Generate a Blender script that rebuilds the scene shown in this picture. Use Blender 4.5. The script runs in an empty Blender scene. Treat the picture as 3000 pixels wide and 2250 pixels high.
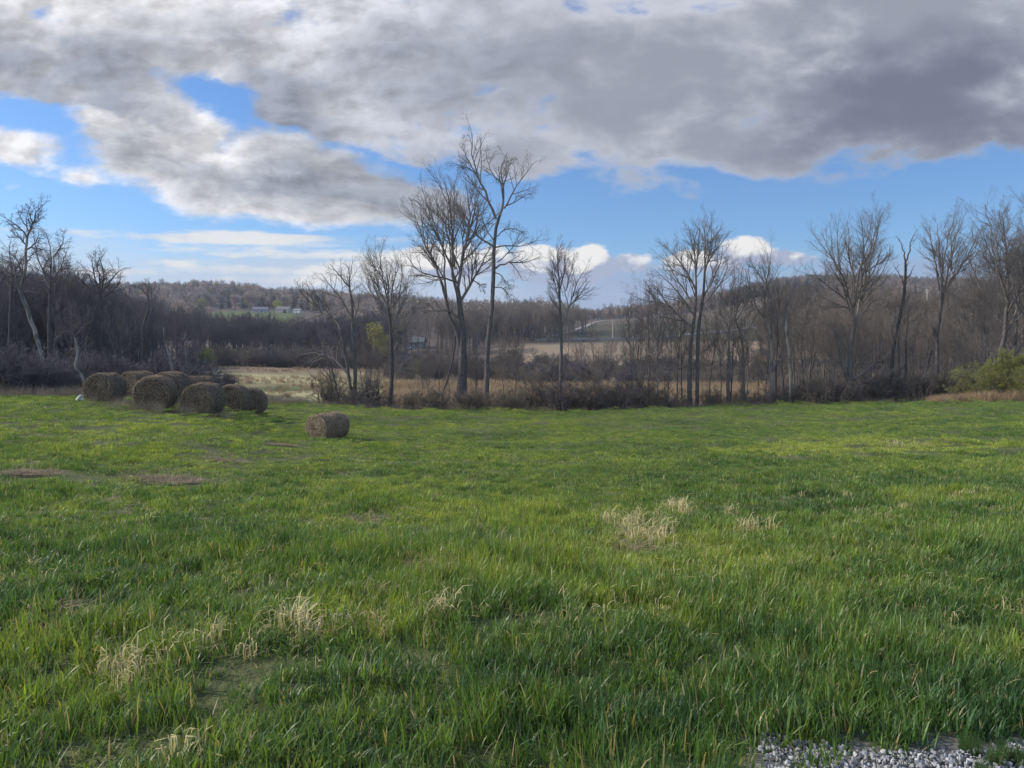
import bpy, math, random
import numpy as np
from mathutils import Vector, Matrix

SC = bpy.context.scene
COL = SC.collection
R = math.radians
rng = np.random.default_rng(7)
random.seed(7)

# ------------------------------------------------------------------ camera, world, sun, exposure
F = 2253.0                      # focal length in photo pixels (3000 wide)
EYE = 1.6
PITCH = math.atan(125 / F)
cd = bpy.data.cameras.new('camera')
cam = bpy.data.objects.new('camera', cd)
COL.objects.link(cam)
cam.location = (0, 0, EYE)
cam.rotation_euler = (R(90) - PITCH, 0, 0)
cd.sensor_width = 36
cd.lens = 36 * F / 3000
cd.clip_start = 0.05
cd.clip_end = 6000
SC.camera = cam
SC.view_settings.view_transform = 'Standard'
SC.view_settings.look = 'None'
SC.view_settings.exposure = 0.5
SC.view_settings.gamma = 1
SC.cycles.max_bounces = 5
SC.cycles.transparent_max_bounces = 8
SC.cycles.diffuse_bounces = 3

SUN_AZ = R(-78)      # measured from +Y towards +X
SUN_EL = R(33)
sd = bpy.data.lights.new('sun', 'SUN')
sd.energy = 4.4
sd.angle = R(2.0)
sd.color = (1.0, 0.90, 0.76)
sun = bpy.data.objects.new('sun', sd)
COL.objects.link(sun)
sv = Vector((math.sin(SUN_AZ) * math.cos(SUN_EL), math.cos(SUN_AZ) * math.cos(SUN_EL), math.sin(SUN_EL)))
sun.rotation_euler = sv.to_track_quat('Z', 'Y').to_euler()


def ray(px, py):
    a = (px - 1500) / F
    b = (1125 - py) / F
    y = math.cos(PITCH) + b * math.sin(PITCH)
    z = -math.sin(PITCH) + b * math.cos(PITCH)
    return a / y, z / y          # x and z per metre of depth


def P(px, py, Y):
    a, c = ray(px, py)
    return np.array((a * Y, Y, EYE + c * Y))


class NT:
    """tiny helper for math node trees"""
    def __init__(s, nt):
        s.nt = nt

    def m(s, op, a, b=None, c=None, clamp=False):
        n = s.nt.nodes.new('ShaderNodeMath')
        n.operation = op
        n.use_clamp = clamp
        for i, v in enumerate((a, b, c)):
            if v is None:
                continue
            if isinstance(v, (int, float)):
                n.inputs[i].default_value = v
            else:
                s.nt.links.new(v, n.inputs[i])
        return n.outputs[0]

    def noise(s, vec, scale, detail=5, rough=0.55, dist=0.0):
        n = s.nt.nodes.new('ShaderNodeTexNoise')
        n.inputs['Scale'].default_value = scale
        n.inputs['Detail'].default_value = detail
        n.inputs['Roughness'].default_value = rough
        n.inputs['Distortion'].default_value = dist
        s.nt.links.new(vec, n.inputs['Vector'])
        return n.outputs['Fac']

    def ramp(s, fac, stops):
        n = s.nt.nodes.new('ShaderNodeValToRGB')
        e = n.color_ramp.elements
        while len(e) < len(stops):
            e.new(0.5)
        for k, (p, c) in enumerate(stops):
            e[k].position = p
            e[k].color = (*c, 1)
        s.nt.links.new(fac, n.inputs[0])
        return n.outputs[0]

    def mix(s, fac, a, b, mode='MIX'):
        n = s.nt.nodes.new('ShaderNodeMix')
        n.data_type = 'RGBA'
        n.blend_type = mode
        for sock, v in ((n.inputs[0], fac), (n.inputs[6], a), (n.inputs[7], b)):
            if isinstance(v, (int, float)):
                sock.default_value = v
            elif isinstance(v, tuple):
                sock.default_value = (*v, 1)
            else:
                s.nt.links.new(v, sock)
        return n.outputs[2]

    def smooth(s, v, lo, hi):
        n = s.nt.nodes.new('ShaderNodeMapRange')
        n.interpolation_type = 'SMOOTHSTEP'
        s.nt.links.new(v, n.inputs[0])
        n.inputs[1].default_value = lo
        n.inputs[2].default_value = hi
        return n.outputs[0]

    def comb(s, x, y, z):
        n = s.nt.nodes.new('ShaderNodeCombineXYZ')
        for i, v in enumerate((x, y, z)):
            if isinstance(v, (int, float)):
                n.inputs[i].default_value = v
            else:
                s.nt.links.new(v, n.inputs[i])
        return n.outputs[0]


CLW = 6.1
SKYT = (0.50, 0.70, 0.98)
BACK_FILL = 2.2


def build_world():
    w = bpy.data.worlds.new('World')
    SC.world = w
    w.use_nodes = True
    nt = w.node_tree
    nt.nodes.clear()
    h = NT(nt)
    out = nt.nodes.new('ShaderNodeOutputWorld')
    bg = nt.nodes.new('ShaderNodeBackground')
    nt.links.new(bg.outputs[0], out.inputs[0])
    bg.inputs[1].default_value = 0.1
    sky = nt.nodes.new('ShaderNodeTexSky')
    sky.sky_type = 'NISHITA'
    sky.sun_disc = False
    sky.sun_elevation = SUN_EL
    sky.sun_rotation = SUN_AZ
    sky.air_density = 1.1
    sky.dust_density = 0.4
    sky.ozone_density = 2.5
    tc = nt.nodes.new('ShaderNodeTexCoord')
    sp = nt.nodes.new('ShaderNodeSeparateXYZ')
    nt.links.new(tc.outputs['Generated'], sp.inputs[0])
    x, y, z = sp.outputs
    ya = h.m('MAXIMUM', h.m('ABSOLUTE', y), 0.12)
    u = h.m('DIVIDE', x, ya)
    v = h.m('DIVIDE', z, ya)
    # cloud deck: horizontal layer seen in perspective
    zz = h.m('ADD', h.m('MAXIMUM', z, 0.0), 0.16)
    q = h.comb(h.m('DIVIDE', x, zz), h.m('DIVIDE', y, zz), 0.3)
    n1 = h.noise(q, 1.3, 12, 0.58, 0.2)
    n2 = h.noise(q, 3.6, 6, 0.5, 0.1)
    # puffs in direction space
    p3 = h.comb(u, h.m('MULTIPLY', v, 1.9), 0.0)
    n3 = h.noise(p3, 16.0, 8, 0.55, 0.1)
    n6 = h.noise(h.comb(u, h.m('MULTIPLY', v, 1.7), 7.0), 9.0, 8, 0.56, 0.15)
    n6b = h.noise(h.comb(h.m('ADD', u, -0.014), h.m('MULTIPLY', h.m('ADD', v, 0.010), 1.7), 7.0), 9.0, 8, 0.56, 0.15)
    n4 = h.noise(h.comb(u, h.m('MULTIPLY', v, 2.6), 3.0), 5.5, 9, 0.62, 0.1)

    def c01(x_):
        return h.m('ADD', x_, -0.5)

    shift = [0.0, 0.0]

    def blob(px, py, rx, ry, rot=0.0):
        a, c = ray(px, py)
        a, c = a + shift[0], c + shift[1]
        sx, sy = rx / F, ry / F
        dx = h.m('SUBTRACT', u, a)
        dy = h.m('SUBTRACT', v, c)
        if rot:
            cs, sn = math.cos(R(rot)), math.sin(R(rot))
            ex = h.m('ADD', h.m('MULTIPLY', dx, cs), h.m('MULTIPLY', dy, sn))
            ey = h.m('SUBTRACT', h.m('MULTIPLY', dy, cs), h.m('MULTIPLY', dx, sn))
        else:
            ex, ey = dx, dy
        ex = h.m('MULTIPLY', ex, 1 / sx)
        ey = h.m('MULTIPLY', ey, 1 / sy)
        r = h.m('SQRT', h.m('ADD', h.m('MULTIPLY', ex, ex), h.m('MULTIPLY', ey, ey)))
        # signed distance to the rim, in units of 100 photo pixels
        return h.m('MULTIPLY', h.m('SUBTRACT', 1.0, r), min(rx, ry) / 100.0)

    def union(bl, op='SMOOTH_MAX', k=0.25):
        acc = None
        for b in bl:
            f = blob(*b)
            acc = f if acc is None else h.m(op, acc, f, k)
        return acc

    big = union([(150, 60, 640, 270, 0), (1000, 40, 500, 330, 0), (1750, 130, 900, 350, -3), (2700, 100, 900, 300, 0),
                 (1950, 410, 330, 80, 8), (1500, 430, 360, 80, 0), (2620, 330, 360, 80, 0), (420, 330, 260, 80, -20),
                 (1180, 330, 330, 140, -10), (1500, -700, 4000, 760, 0)], k=0.4)
    mid = union([(790, 535, 540, 128, -9), (500, 420, 270, 110, -22), (1060, 585, 340, 84, -4), (50, 430, 150, 62, -14), (250, 515, 70, 26, -10),
                 (270, 500, 60, 22, -10), (40, 548, 40, 12, 0)], k=0.15)
    hole = union([(690, 300, 90, 60, 20), (560, 262, 110, 16, -28), (170, 352, 220, 40, -6), (880, 400, 110, 7, -22)], k=0.15)
    low = union([(850, 700, 330, 20, -2), (900, 745, 400, 16, -1), (800, 790, 340, 12, 0), (1150, 800, 350, 40, 0), (860, 825, 420, 14, 0),
                 (470, 772, 100, 12, 0), (300, 800, 260, 16, 0), (50, 672, 200, 8, 0), (30, 790, 140, 18, 0)], k=0.08)
    cum_list = [(1600, 785, 120, 50, 0), (1590, 752, 85, 42, 0), (1705, 785, 90, 46, 0), (1740, 765, 62, 44, 0), (1845, 766, 62, 36, 0), (2225, 745, 130, 34, -6), (2200, 728, 80, 32, 0),
                 (2060, 770, 120, 34, 0), (1330, 765, 200, 42, 0), (1950, 785, 40, 8, 0)]
    cum = union(cum_list, k=0.12)
    shift[:] = [0.014, -0.016]      # the same puffs seen a step towards the sun
    cum_s = union(cum_list, k=0.12)
    shift[:] = [0.0, 0.0]
    veil = union([(1750, 860, 330, 85, 0), (2150, 840, 400, 55, 0), (900, 870, 700, 85, 0), (2750, 800, 300, 40, 0)], k=0.3)

    ns = h.m('ADD', h.m('MULTIPLY', c01(n1), 6.5), h.m('ADD', h.m('MULTIPLY', c01(n2), 1.8), h.m('MULTIPLY', c01(n6), 4.5)))
    nl = h.m('ADD', h.m('MULTIPLY', c01(n3), 1.3), h.m('MULTIPLY', c01(n4), 2.6))
    hl = h.m('MAXIMUM', h.m('ADD', h.m('MULTIPLY', hole, 2.0), h.m('MULTIPLY_ADD', c01(n3), 2.0, 0.55)), -0.2)
    leftm = h.m('MULTIPLY', h.smooth(u, -0.02, -0.38), 0.30)
    hl = h.m('ADD', hl, leftm)
    bigd = h.m('SUBTRACT', h.m('ADD', h.m('MINIMUM', big, 0.9), h.m('ADD', h.m('MULTIPLY', ns, 0.62), h.m('MULTIPLY', c01(n3), 1.1))), h.m('ADD', hl, 0.0))
    a_big = h.smooth(bigd, -0.22, 0.55)
    midd = h.m('ADD', h.m('MINIMUM', h.m('MULTIPLY', mid, 1.4), 0.8), h.m('ADD', h.m('MULTIPLY', ns, 0.34), h.m('MULTIPLY', nl, 0.30)))
    a_mid = h.smooth(midd, -0.12, 0.45)
    n7 = h.noise(h.comb(u, h.m('MULTIPLY', v, 7.0), 5.0), 6.0, 8, 0.6, 0.1)
    lowd = h.m('ADD', h.m('MULTIPLY', low, 2.6), h.m('ADD', h.m('MULTIPLY', nl, 0.4), h.m('MULTIPLY', c01(n7), 2.6)))
    a_low = h.m('MULTIPLY', h.smooth(lowd, -0.1, 0.5), 0.92)
    cumd = h.m('ADD', h.m('MULTIPLY_ADD', cum, 2.2, 0.18), h.m('ADD', h.m('MULTIPLY', c01(n3), 2.0), h.m('MULTIPLY', c01(n4), 0.8)))
    a_cum = h.smooth(cumd, 0.0, 0.32)
    a_veil = h.m('MULTIPLY', h.smooth(h.m('ADD', veil, h.m('MULTIPLY', nl, 0.5)), -0.5, 0.5), 0.85)

    # greyness of the clouds (thick, shaded parts)
    gb = union([(150, 190, 360, 90, 0), (1950, 240, 1050, 230, 0), (2700, 300, 520, 150, 0), (2900, 60, 700, 200, 0)], k=0.5)
    gk = union([(2680, 290, 300, 90, -12), (2850, 210, 160, 90, 0), (2550, 330, 260, 60, 0)])
    gm = union([(1000, 560, 400, 62, -9), (1150, 540, 280, 60, 0), (700, 510, 200, 22, -8)])
    W = (CLW * .97, CLW * 0.96, CLW * .98)
    WB = (CLW * .76, CLW * 0.78, CLW * .87)
    G = (CLW * 0.36, CLW * 0.39, CLW * 0.465)
    D = (CLW * 0.20, CLW * 0.22, CLW * 0.295)
    gv = h.m('ADD', h.m('MULTIPLY', c01(n1), 4.5), h.m('ADD', h.m('MULTIPLY', c01(n6), 6.5), h.m('MULTIPLY', c01(n3), 1.5)))
    fb = h.smooth(h.m('ADD', h.m('MINIMUM', gb, 1.0), gv), -1.75, 1.45)
    cb = h.mix(fb, h.mix(h.smooth(u, -0.45, -0.05), W, WB), G)
    cb = h.mix(h.smooth(h.m('ADD', gk, h.m('MULTIPLY', ns, 0.5)), -0.7, 0.9), cb, D)
    fm = h.smooth(h.m('ADD', gm, h.m('MULTIPLY', ns, 0.55)), -0.7, 0.6)
    cm = h.mix(fm, W, (CLW * .36, CLW * .39, CLW * .45))
    cl = h.mix(h.smooth(nl, -0.6, 0.4), (CLW * .6, CLW * .66, CLW * .77), (CLW * .97, CLW * .96, CLW * .93))
    fc = h.smooth(h.m('ADD', h.m('SUBTRACT', cum, cum_s), h.m('ADD', h.m('MULTIPLY', c01(n3), 0.9), h.m('MULTIPLY', h.m('SUBTRACT', n6, n6b), 2.0))), -0.10, 0.26)
    cc = h.mix(fc, (CLW * .44, CLW * .50, CLW * .66), (CLW * 1.03, CLW * 1.01, CLW * .98))
    lit = h.m('MULTIPLY_ADD', h.m('SUBTRACT', n6, n6b), 3.0, 1.0)
    lit = h.m('MINIMUM', h.m('MAXIMUM', lit, 0.74), 1.2)
    lv3 = h.comb(lit, lit, lit)
    cb = h.mix(h.smooth(u, 0.25, -0.25), cb, h.mix(1.0, cb, lv3, 'MULTIPLY'))
    cm = h.mix(1.0, cm, lv3, 'MULTIPLY')
    skyc = h.mix(1.0, sky.outputs[0], SKYT, 'MULTIPLY')
    col = h.mix(a_veil, skyc, (CLW * .37, CLW * .45, CLW * .66))
    veil2 = union([(800, 850, 900, 120, 0), (100, 790, 500, 110, 0)], k=0.3)
    a_v2 = h.m('MULTIPLY', h.smooth(h.m('ADD', veil2, h.m('MULTIPLY', nl, 0.7)), -0.4, 1.0), 0.7)
    col = h.mix(a_v2, col, (CLW * .70, CLW * .78, CLW * .90))
    col = h.mix(a_low, col, cl)
    col = h.mix(a_cum, col, cc)
    col = h.mix(a_mid, col, cm)
    col = h.mix(a_big, col, cb)
    # unseen sky overhead and behind the viewer brightened to add fill light
    bk = h.m('MAXIMUM', h.smooth(v, 0.62, 1.1), h.smooth(y, 0.25, -0.1))
    col = h.mix(1.0, col, h.mix(bk, (1.0, 1.0, 1.0), (BACK_FILL, BACK_FILL * 0.97, BACK_FILL * 0.93)), 'MULTIPLY')
    nt.links.new(col, bg.inputs[0])
    w.cycles.sampling_method = 'MANUAL'
    w.cycles.sample_map_resolution = 1024


build_world()

# ------------------------------------------------------------------ terrain height
CX = [-900, 0, 400, 600, 800, 1200, 1600, 2000, 2400, 3000, 3900]
# rows: depth Y and, per column, the photo row at which that ground would show
NEAR = {  # heights below the eye
    4:   [-1.62] * 11,
    10:  [-2.05, -2.1, -2.2, -2.22, -2.25, -2.3, -2.3, -2.25, -2.2, -2.15, -2.1],
    18:  [-2.5, -2.6, -2.85, -3.0, -3.1, -3.15, -3.15, -3.1, -3.0, -2.9, -2.8],
    24:  [-2.6, -2.75, -3.0, -3.2, -3.5, -3.7, -3.7, -3.6, -3.45, -3.25, -3.1],
    30:  [-2.7, -2.85, -3.1, -3.3, -3.9, -4.2, -4.25, -4.1, -3.9, -3.6, -3.4],
    41:  [-2.8, -3.1, -3.25, -3.6, -4.4, -5.05, -5.2, -5.0, -4.7, -4.3, -4.0],
    50:  [-3.0, -3.8, -3.75, -4.15, -4.75, -5.7, -5.9, -5.7, -5.35, -4.85, -4.4],
    70:  [-3.4, -5.0, -5.6, -5.7, -5.8, -6.6, -7.05, -6.8, -6.35, -5.6, -5.0],
    86:  [-3.4, -5.2, -6.9, -7.5, -8.0, -7.7, -7.85, -7.55, -7.15, -6.3, -5.4],
}
FAR = {
    100:  [1110, 1120, 1165, 1195, 1222, 1222, 1222, 1215, 1208, 1185, 1150],
    120:  [1095, 1105, 1150, 1172, 1190, 1200, 1203, 1198, 1190, 1175, 1140],
    150:  [1060, 1082, 1128, 1140, 1150, 1158, 1165, 1162, 1158, 1150, 1120],
    200:  [1010, 1040, 1092, 1099, 1105, 1112, 1118, 1120, 1118, 1108, 1080],
    250:  [960, 985, 1062, 1068, 1072, 1080, 1078, 1082, 1082, 1072, 1050],
    300:  [930, 955, 1040, 1049, 1055, 1060, 1048, 1050, 1055, 1046, 1025],
    425:  [920, 940, 1000, 1004, 1005, 1012, 995, 994, 990, 985, 970],
    550:  [915, 930, 965, 958, 955, 975, 962, 955, 935, 940, 935],
    700:  [910, 918, 925, 916, 914, 950, 944, 930, 892, 905, 905],
    850:  [905, 908, 898, 900, 902, 930, 942, 922, 868, 885, 885],
    1000: [895, 892, 866, 864, 884, 908, 944, 912, 845, 862, 866],
    1500: [905, 900, 882, 882, 892, 908, 944, 915, 848, 860, 866],
    2400: [930, 930, 920, 920, 920, 930, 948, 930, 900, 900, 900],
}
ys = [-60, 0] + list(NEAR) + list(FAR)
Zt = [[EYE - 1.4] * 11, [EYE - 1.58] * 11] + [[EYE + a for a in NEAR[k]] for k in NEAR] \
    + [[EYE + ray(1500, a)[1] * k for a in FAR[k]] for k in FAR]
ys = np.array(ys, float)
Zt = np.array(Zt, float)


def pchip(x, y, xq):
    hh = np.diff(x)
    d = np.diff(y, axis=0) / hh[:, None]
    m = np.zeros_like(y)
    a, b = d[:-1], d[1:]
    w1 = (2 * hh[1:] + hh[:-1])[:, None]
    w2 = (hh[1:] + 2 * hh[:-1])[:, None]
    with np.errstate(divide='ignore', invalid='ignore'):
        mm = (w1 + w2) / (w1 / a + w2 / b)
    m[1:-1] = np.where(a * b > 0, mm, 0)
    m[0], m[-1] = d[0], d[-1]
    i = np.clip(np.searchsorted(x, xq) - 1, 0, len(x) - 2)
    t = ((xq - x[i]) / hh[i])[:, None]
    H = hh[i][:, None]
    return ((1 + 2 * t) * (1 - t) ** 2) * y[i] + t * (1 - t) ** 2 * H * m[i] + t * t * (3 - 2 * t) * y[i + 1] + t * t * (t - 1) * H * m[i + 1]


YD = np.concatenate([np.linspace(-60, 0, 7)[:-1], np.linspace(0, 120, 121)[:-1], np.geomspace(120, 2400, 160)])
ZD = pchip(ys, Zt, YD)
CD = np.linspace(-900, 3900, 97)
ZD = pchip(np.array(CX, float), ZD.T.copy(), CD).T.copy()


def hash2(ix, iy, seed):
    n = (ix.astype(np.int64) * 374761393 + iy.astype(np.int64) * 668265263 + seed * 144269) & 0x7fffffff
    n = ((n ^ (n >> 13)) * 1274126177) & 0x7fffffff
    return ((n ^ (n >> 16)) & 0xffff) / 65535.0


def vnoise(x, y, s, seed=0):
    x = np.asarray(x, float) / s
    y = np.asarray(y, float) / s
    ix, iy = np.floor(x), np.floor(y)
    fx, fy = x - ix, y - iy
    fx = fx * fx * (3 - 2 * fx)
    fy = fy * fy * (3 - 2 * fy)
    a = hash2(ix, iy, seed)
    b = hash2(ix + 1, iy, seed)
    c = hash2(ix, iy + 1, seed)
    d = hash2(ix + 1, iy + 1, seed)
    return (a * (1 - fx) + b * fx) * (1 - fy) + (c * (1 - fx) + d * fx) * fy


def fbm(x, y, s, seed=0, o=3):
    r, a, t = 0, 1, 0
    for k in range(o):
        r = r + a * vnoise(x, y, s / 2 ** k, seed + k)
        t += a
        a *= 0.5
    return r / t


def ground(X, Y):
    X = np.asarray(X, float)
    Y = np.asarray(Y, float)
    c = np.clip(1500 + F * X / np.maximum(Y, 6.0), CD[0], CD[-1] - 1e-6)
    fi = (c - CD[0]) / (CD[1] - CD[0])
    i = fi.astype(int)
    fc_ = fi - i
    yc = np.clip(Y, YD[0], YD[-1] - 1e-6)
    j = np.clip(np.searchsorted(YD, yc) - 1, 0, len(YD) - 2)
    fj = (yc - YD[j]) / (YD[j + 1] - YD[j])
    z = (ZD[j, i] * (1 - fc_) + ZD[j, i + 1] * fc_) * (1 - fj) + (ZD[j + 1, i] * (1 - fc_) + ZD[j + 1, i + 1] * fc_) * fj
    z = z + (fbm(X, Y, 1.6, 3) - 0.5) * 0.10 + (fbm(X, Y, 7.0, 9) - 0.5) * 0.22
    z = z + np.clip((Y - 90) / 300, 0, 1) * (fbm(X, Y, 90.0, 5) - 0.5) * 3.0
    return z


def gz(X, Y):
    return float(ground(np.array([X]), np.array([Y]))[0])


def on_ground(px, Y):
    a, _ = ray(px, 1000)
    X = a * Y
    return np.array((X, Y, gz(X, Y)))


def hit(px, py, ymin=2.0, ymax=2000.0):
    """where the line of sight through a photo point first meets the ground"""
    a, c = ray(px, py)
    Y = np.geomspace(ymin, ymax, 4000)
    g = ground(a * Y, Y)
    below = np.nonzero(EYE + c * Y <= g)[0]
    k = below[0] if len(below) else 3999
    return np.array((a * Y[k], Y[k], g[k]))


# ------------------------------------------------------------------ generic object helpers
def tag(o, label=None, cat=None, group=None, kind=None):
    if label:
        o['label'] = label
    if cat:
        o['category'] = cat
    if group:
        o['group'] = group
    if kind:
        o['kind'] = kind
    return o


def empty(name, loc, label, cat, group=None, rz=0.0):
    o = bpy.data.objects.new(name, None)
    COL.objects.link(o)
    o.location = loc
    o.rotation_euler = (0, 0, rz)
    return tag(o, label, cat, group)


def mesh_obj(name, V, Fc, mat, parent=None, attrs=None, smooth=False, link=True, idx=None, mats=None):
    me = bpy.data.meshes.new(name)
    V = np.ascontiguousarray(V, dtype=np.float32).reshape(-1, 3)
    me.vertices.add(len(V))
    me.vertices.foreach_set('co', V.ravel())
    if isinstance(Fc, list) and len(Fc) and not isinstance(Fc[0], np.ndarray):
        sizes = np.array([len(f) for f in Fc], dtype=np.int32)
        flat = np.array([i for f in Fc for i in f], dtype=np.int32)
    else:
        arrs = Fc if isinstance(Fc, list) else [Fc]
        arrs = [a for a in arrs if len(a)]
        sizes = np.concatenate([np.full(len(a), a.shape[1], dtype=np.int32) for a in arrs]) if arrs else np.zeros(0, np.int32)
        flat = np.concatenate([a.astype(np.int32).ravel() for a in arrs]) if arrs else np.zeros(0, np.int32)
    me.loops.add(len(flat))
    me.loops.foreach_set('vertex_index', flat)
    me.polygons.add(len(sizes))
    st = np.concatenate([[0], np.cumsum(sizes)[:-1]]).astype(np.int32) if len(sizes) else np.zeros(0, np.int32)
    me.polygons.foreach_set('loop_start', st)
    me.polygons.foreach_set('loop_total', sizes)
    if smooth:
        me.polygons.foreach_set('use_smooth', np.ones(len(sizes), dtype=bool))
    for m_ in (mats or [mat]):
        me.materials.append(m_)
    if idx is not None:
        me.polygons.foreach_set('material_index', np.asarray(idx, dtype=np.int32))
    for k, a in (attrs or {}).items():
        a = np.asarray(a, dtype=np.float32)
        if a.ndim == 2:
            at = me.attributes.new(k, 'FLOAT_VECTOR', 'POINT')
            at.data.foreach_set('vector', a.ravel())
        else:
            at = me.attributes.new(k, 'FLOAT', 'POINT')
            at.data.foreach_set('value', a.ravel())
    me.update(calc_edges=True)
    o = bpy.data.objects.new(name, me)
    if link:
        COL.objects.link(o)
    if parent is not None:
        o.parent = parent
    return o


def copy_tree(root):
    c = root.copy()
    COL.objects.link(c)
    for ch in root.children:
        k = ch.copy()
        COL.objects.link(k)
        k.parent = c
        for g in ch.children:
            q = g.copy()
            COL.objects.link(q)
            q.parent = k
    return c


# ------------------------------------------------------------------ materials
def new_mat(name):
    m = bpy.data.materials.new(name)
    m.use_nodes = True
    nt = m.node_tree
    b = nt.nodes['Principled BSDF']
    return m, nt, b, NT(nt)


def pos_socket(nt, kind='world'):
    if kind == 'world':
        return nt.nodes.new('ShaderNodeNewGeometry').outputs['Position']
    return nt.nodes.new('ShaderNodeTexCoord').outputs['Object']


def attr(nt, name, out='Fac'):
    n = nt.nodes.new('ShaderNodeAttribute')
    n.attribute_name = name
    return n.outputs[out]


def scaled(nt, vec, s):
    n = nt.nodes.new('ShaderNodeVectorMath')
    n.operation = 'MULTIPLY'
    nt.links.new(vec, n.inputs[0])
    n.inputs[1].default_value = s
    return n.outputs[0]


def bump(nt, b, height, strength=0.6, dist=0.05):
    n = nt.nodes.new('ShaderNodeBump')
    n.inputs['Strength'].default_value = strength
    n.inputs['Distance'].default_value = dist
    nt.links.new(height, n.inputs['Height'])
    nt.links.new(n.outputs[0], b.inputs['Normal'])


def plain(name, col, rough=0.8, var=0.15, scale=3.0, metal=0.0, kind='object'):
    m, nt, b, h = new_mat(name)
    f = h.noise(pos_socket(nt, kind), scale, 4)
    c = h.ramp(f, [(0.3, tuple(v * (1 - var) for v in col)), (0.7, tuple(min(1, v * (1 + var)) for v in col))])
    nt.links.new(c, b.inputs['Base Color'])
    b.inputs['Roughness'].default_value = rough
    b.inputs['Metallic'].default_value = metal
    b.inputs['Specular IOR Level'].default_value = 0.25
    return m


def bark(name, c1, c2, c3=None, scale=1.5):
    m, nt, b, h = new_mat(name)
    po = pos_socket(nt, 'object')
    f = h.noise(scaled(nt, po, (1, 1, 0.35)), scale * 4, 6, 0.65)
    c = h.ramp(f, [(0.3, c1), (0.7, c2)])
    if c3:
        f2 = h.noise(scaled(nt, po, (1, 1, 0.5)), scale, 5, 0.6)
        c = h.mix(h.smooth(f2, 0.48, 0.6), c, c3)
    nt.links.new(c, b.inputs['Base Color'])
    b.inputs['Roughness'].default_value = 0.9
    b.inputs['Specular IOR Level'].default_value = 0.15
    bump(nt, b, f, 0.7, 0.04)
    return m


M = {}
M['bark'] = bark('bark_grey', (0.045, 0.041, 0.038), (0.125, 0.115, 0.105))
M['twig'] = plain('twig_brown', (0.135, 0.115, 0.10), 0.9, 0.3, 0.8)
M['bark_dark'] = bark('bark_dark', (0.03, 0.027, 0.026), (0.085, 0.075, 0.07))
M['twig_dark'] = plain('twig_dark', (0.095, 0.08, 0.075), 0.9, 0.3, 0.8)
M['bark_pale'] = bark('bark_sycamore', (0.12, 0.115, 0.10), (0.24, 0.225, 0.20), (0.075, 0.07, 0.06), 0.9)
M['bark_dead'] = bark('bark_dead', (0.11, 0.10, 0.09), (0.22, 0.205, 0.19), (0.07, 0.06, 0.055), 0.9)
M['twig_shaded'] = plain('twig_shaded', (0.088, 0.078, 0.080), 0.95, 0.35, 0.05, kind='world')  # cloud shade over the left wood put into a darker twig colour
M['twig_thicket'] = plain('twig_thicket', (0.15, 0.125, 0.10), 0.95, 0.35, 0.05, kind='world')
M['twig_ridge'] = plain('twig_ridge', (0.30, 0.235, 0.185), 0.95, 0.35, 0.02, kind='world')
M['twig_warm'] = plain('twig_warm', (0.155, 0.13, 0.105), 0.95, 0.3, 0.04, kind='world')
M['bud'] = plain('bud_olive', (0.14, 0.13, 0.075), 0.8, 0.3, 0.8)
M['shrub'] = plain('shrub_twig', (0.13, 0.11, 0.08), 0.95, 0.3, 0.25, kind='world')


def leafy(name, stops, trans=0.35, scale=0.5):
    m, nt, b, h = new_mat(name)
    po = pos_socket(nt, 'world')
    f = h.noise(po, scale, 4)
    c = h.ramp(f, stops)
    nt.links.new(c, b.inputs['Base Color'])
    b.inputs['Roughness'].default_value = 0.7
    b.inputs['Specular IOR Level'].default_value = 0.2
    tr = nt.nodes.new('ShaderNodeBsdfTranslucent')
    nt.links.new(c, tr.inputs[0])
    mx = nt.nodes.new('ShaderNodeMixShader')
    mx.inputs[0].default_value = trans
    nt.links.new(b.outputs[0], mx.inputs[1])
    nt.links.new(tr.outputs[0], mx.inputs[2])
    nt.links.new(mx.outputs[0], nt.nodes['Material Output'].inputs[0])
    return m


M['conifer'] = leafy('conifer_needles', [(0.3, (0.016, 0.030, 0.018)), (0.7, (0.035, 0.055, 0.030))], 0.1)
M['yellow_leaf'] = leafy('leaf_spring_yellow', [(0.3, (0.20, 0.20, 0.045)), (0.7, (0.32, 0.30, 0.08))], 0.35)
M['green_leaf'] = leafy('leaf_spring_green', [(0.3, (0.13, 0.145, 0.03)), (0.7, (0.26, 0.27, 0.06))], 0.35)
M['red_leaf'] = leafy('leaf_russet', [(0.3, (0.24, 0.165, 0.12)), (0.7, (0.33, 0.24, 0.17))], 0.2)


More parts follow.
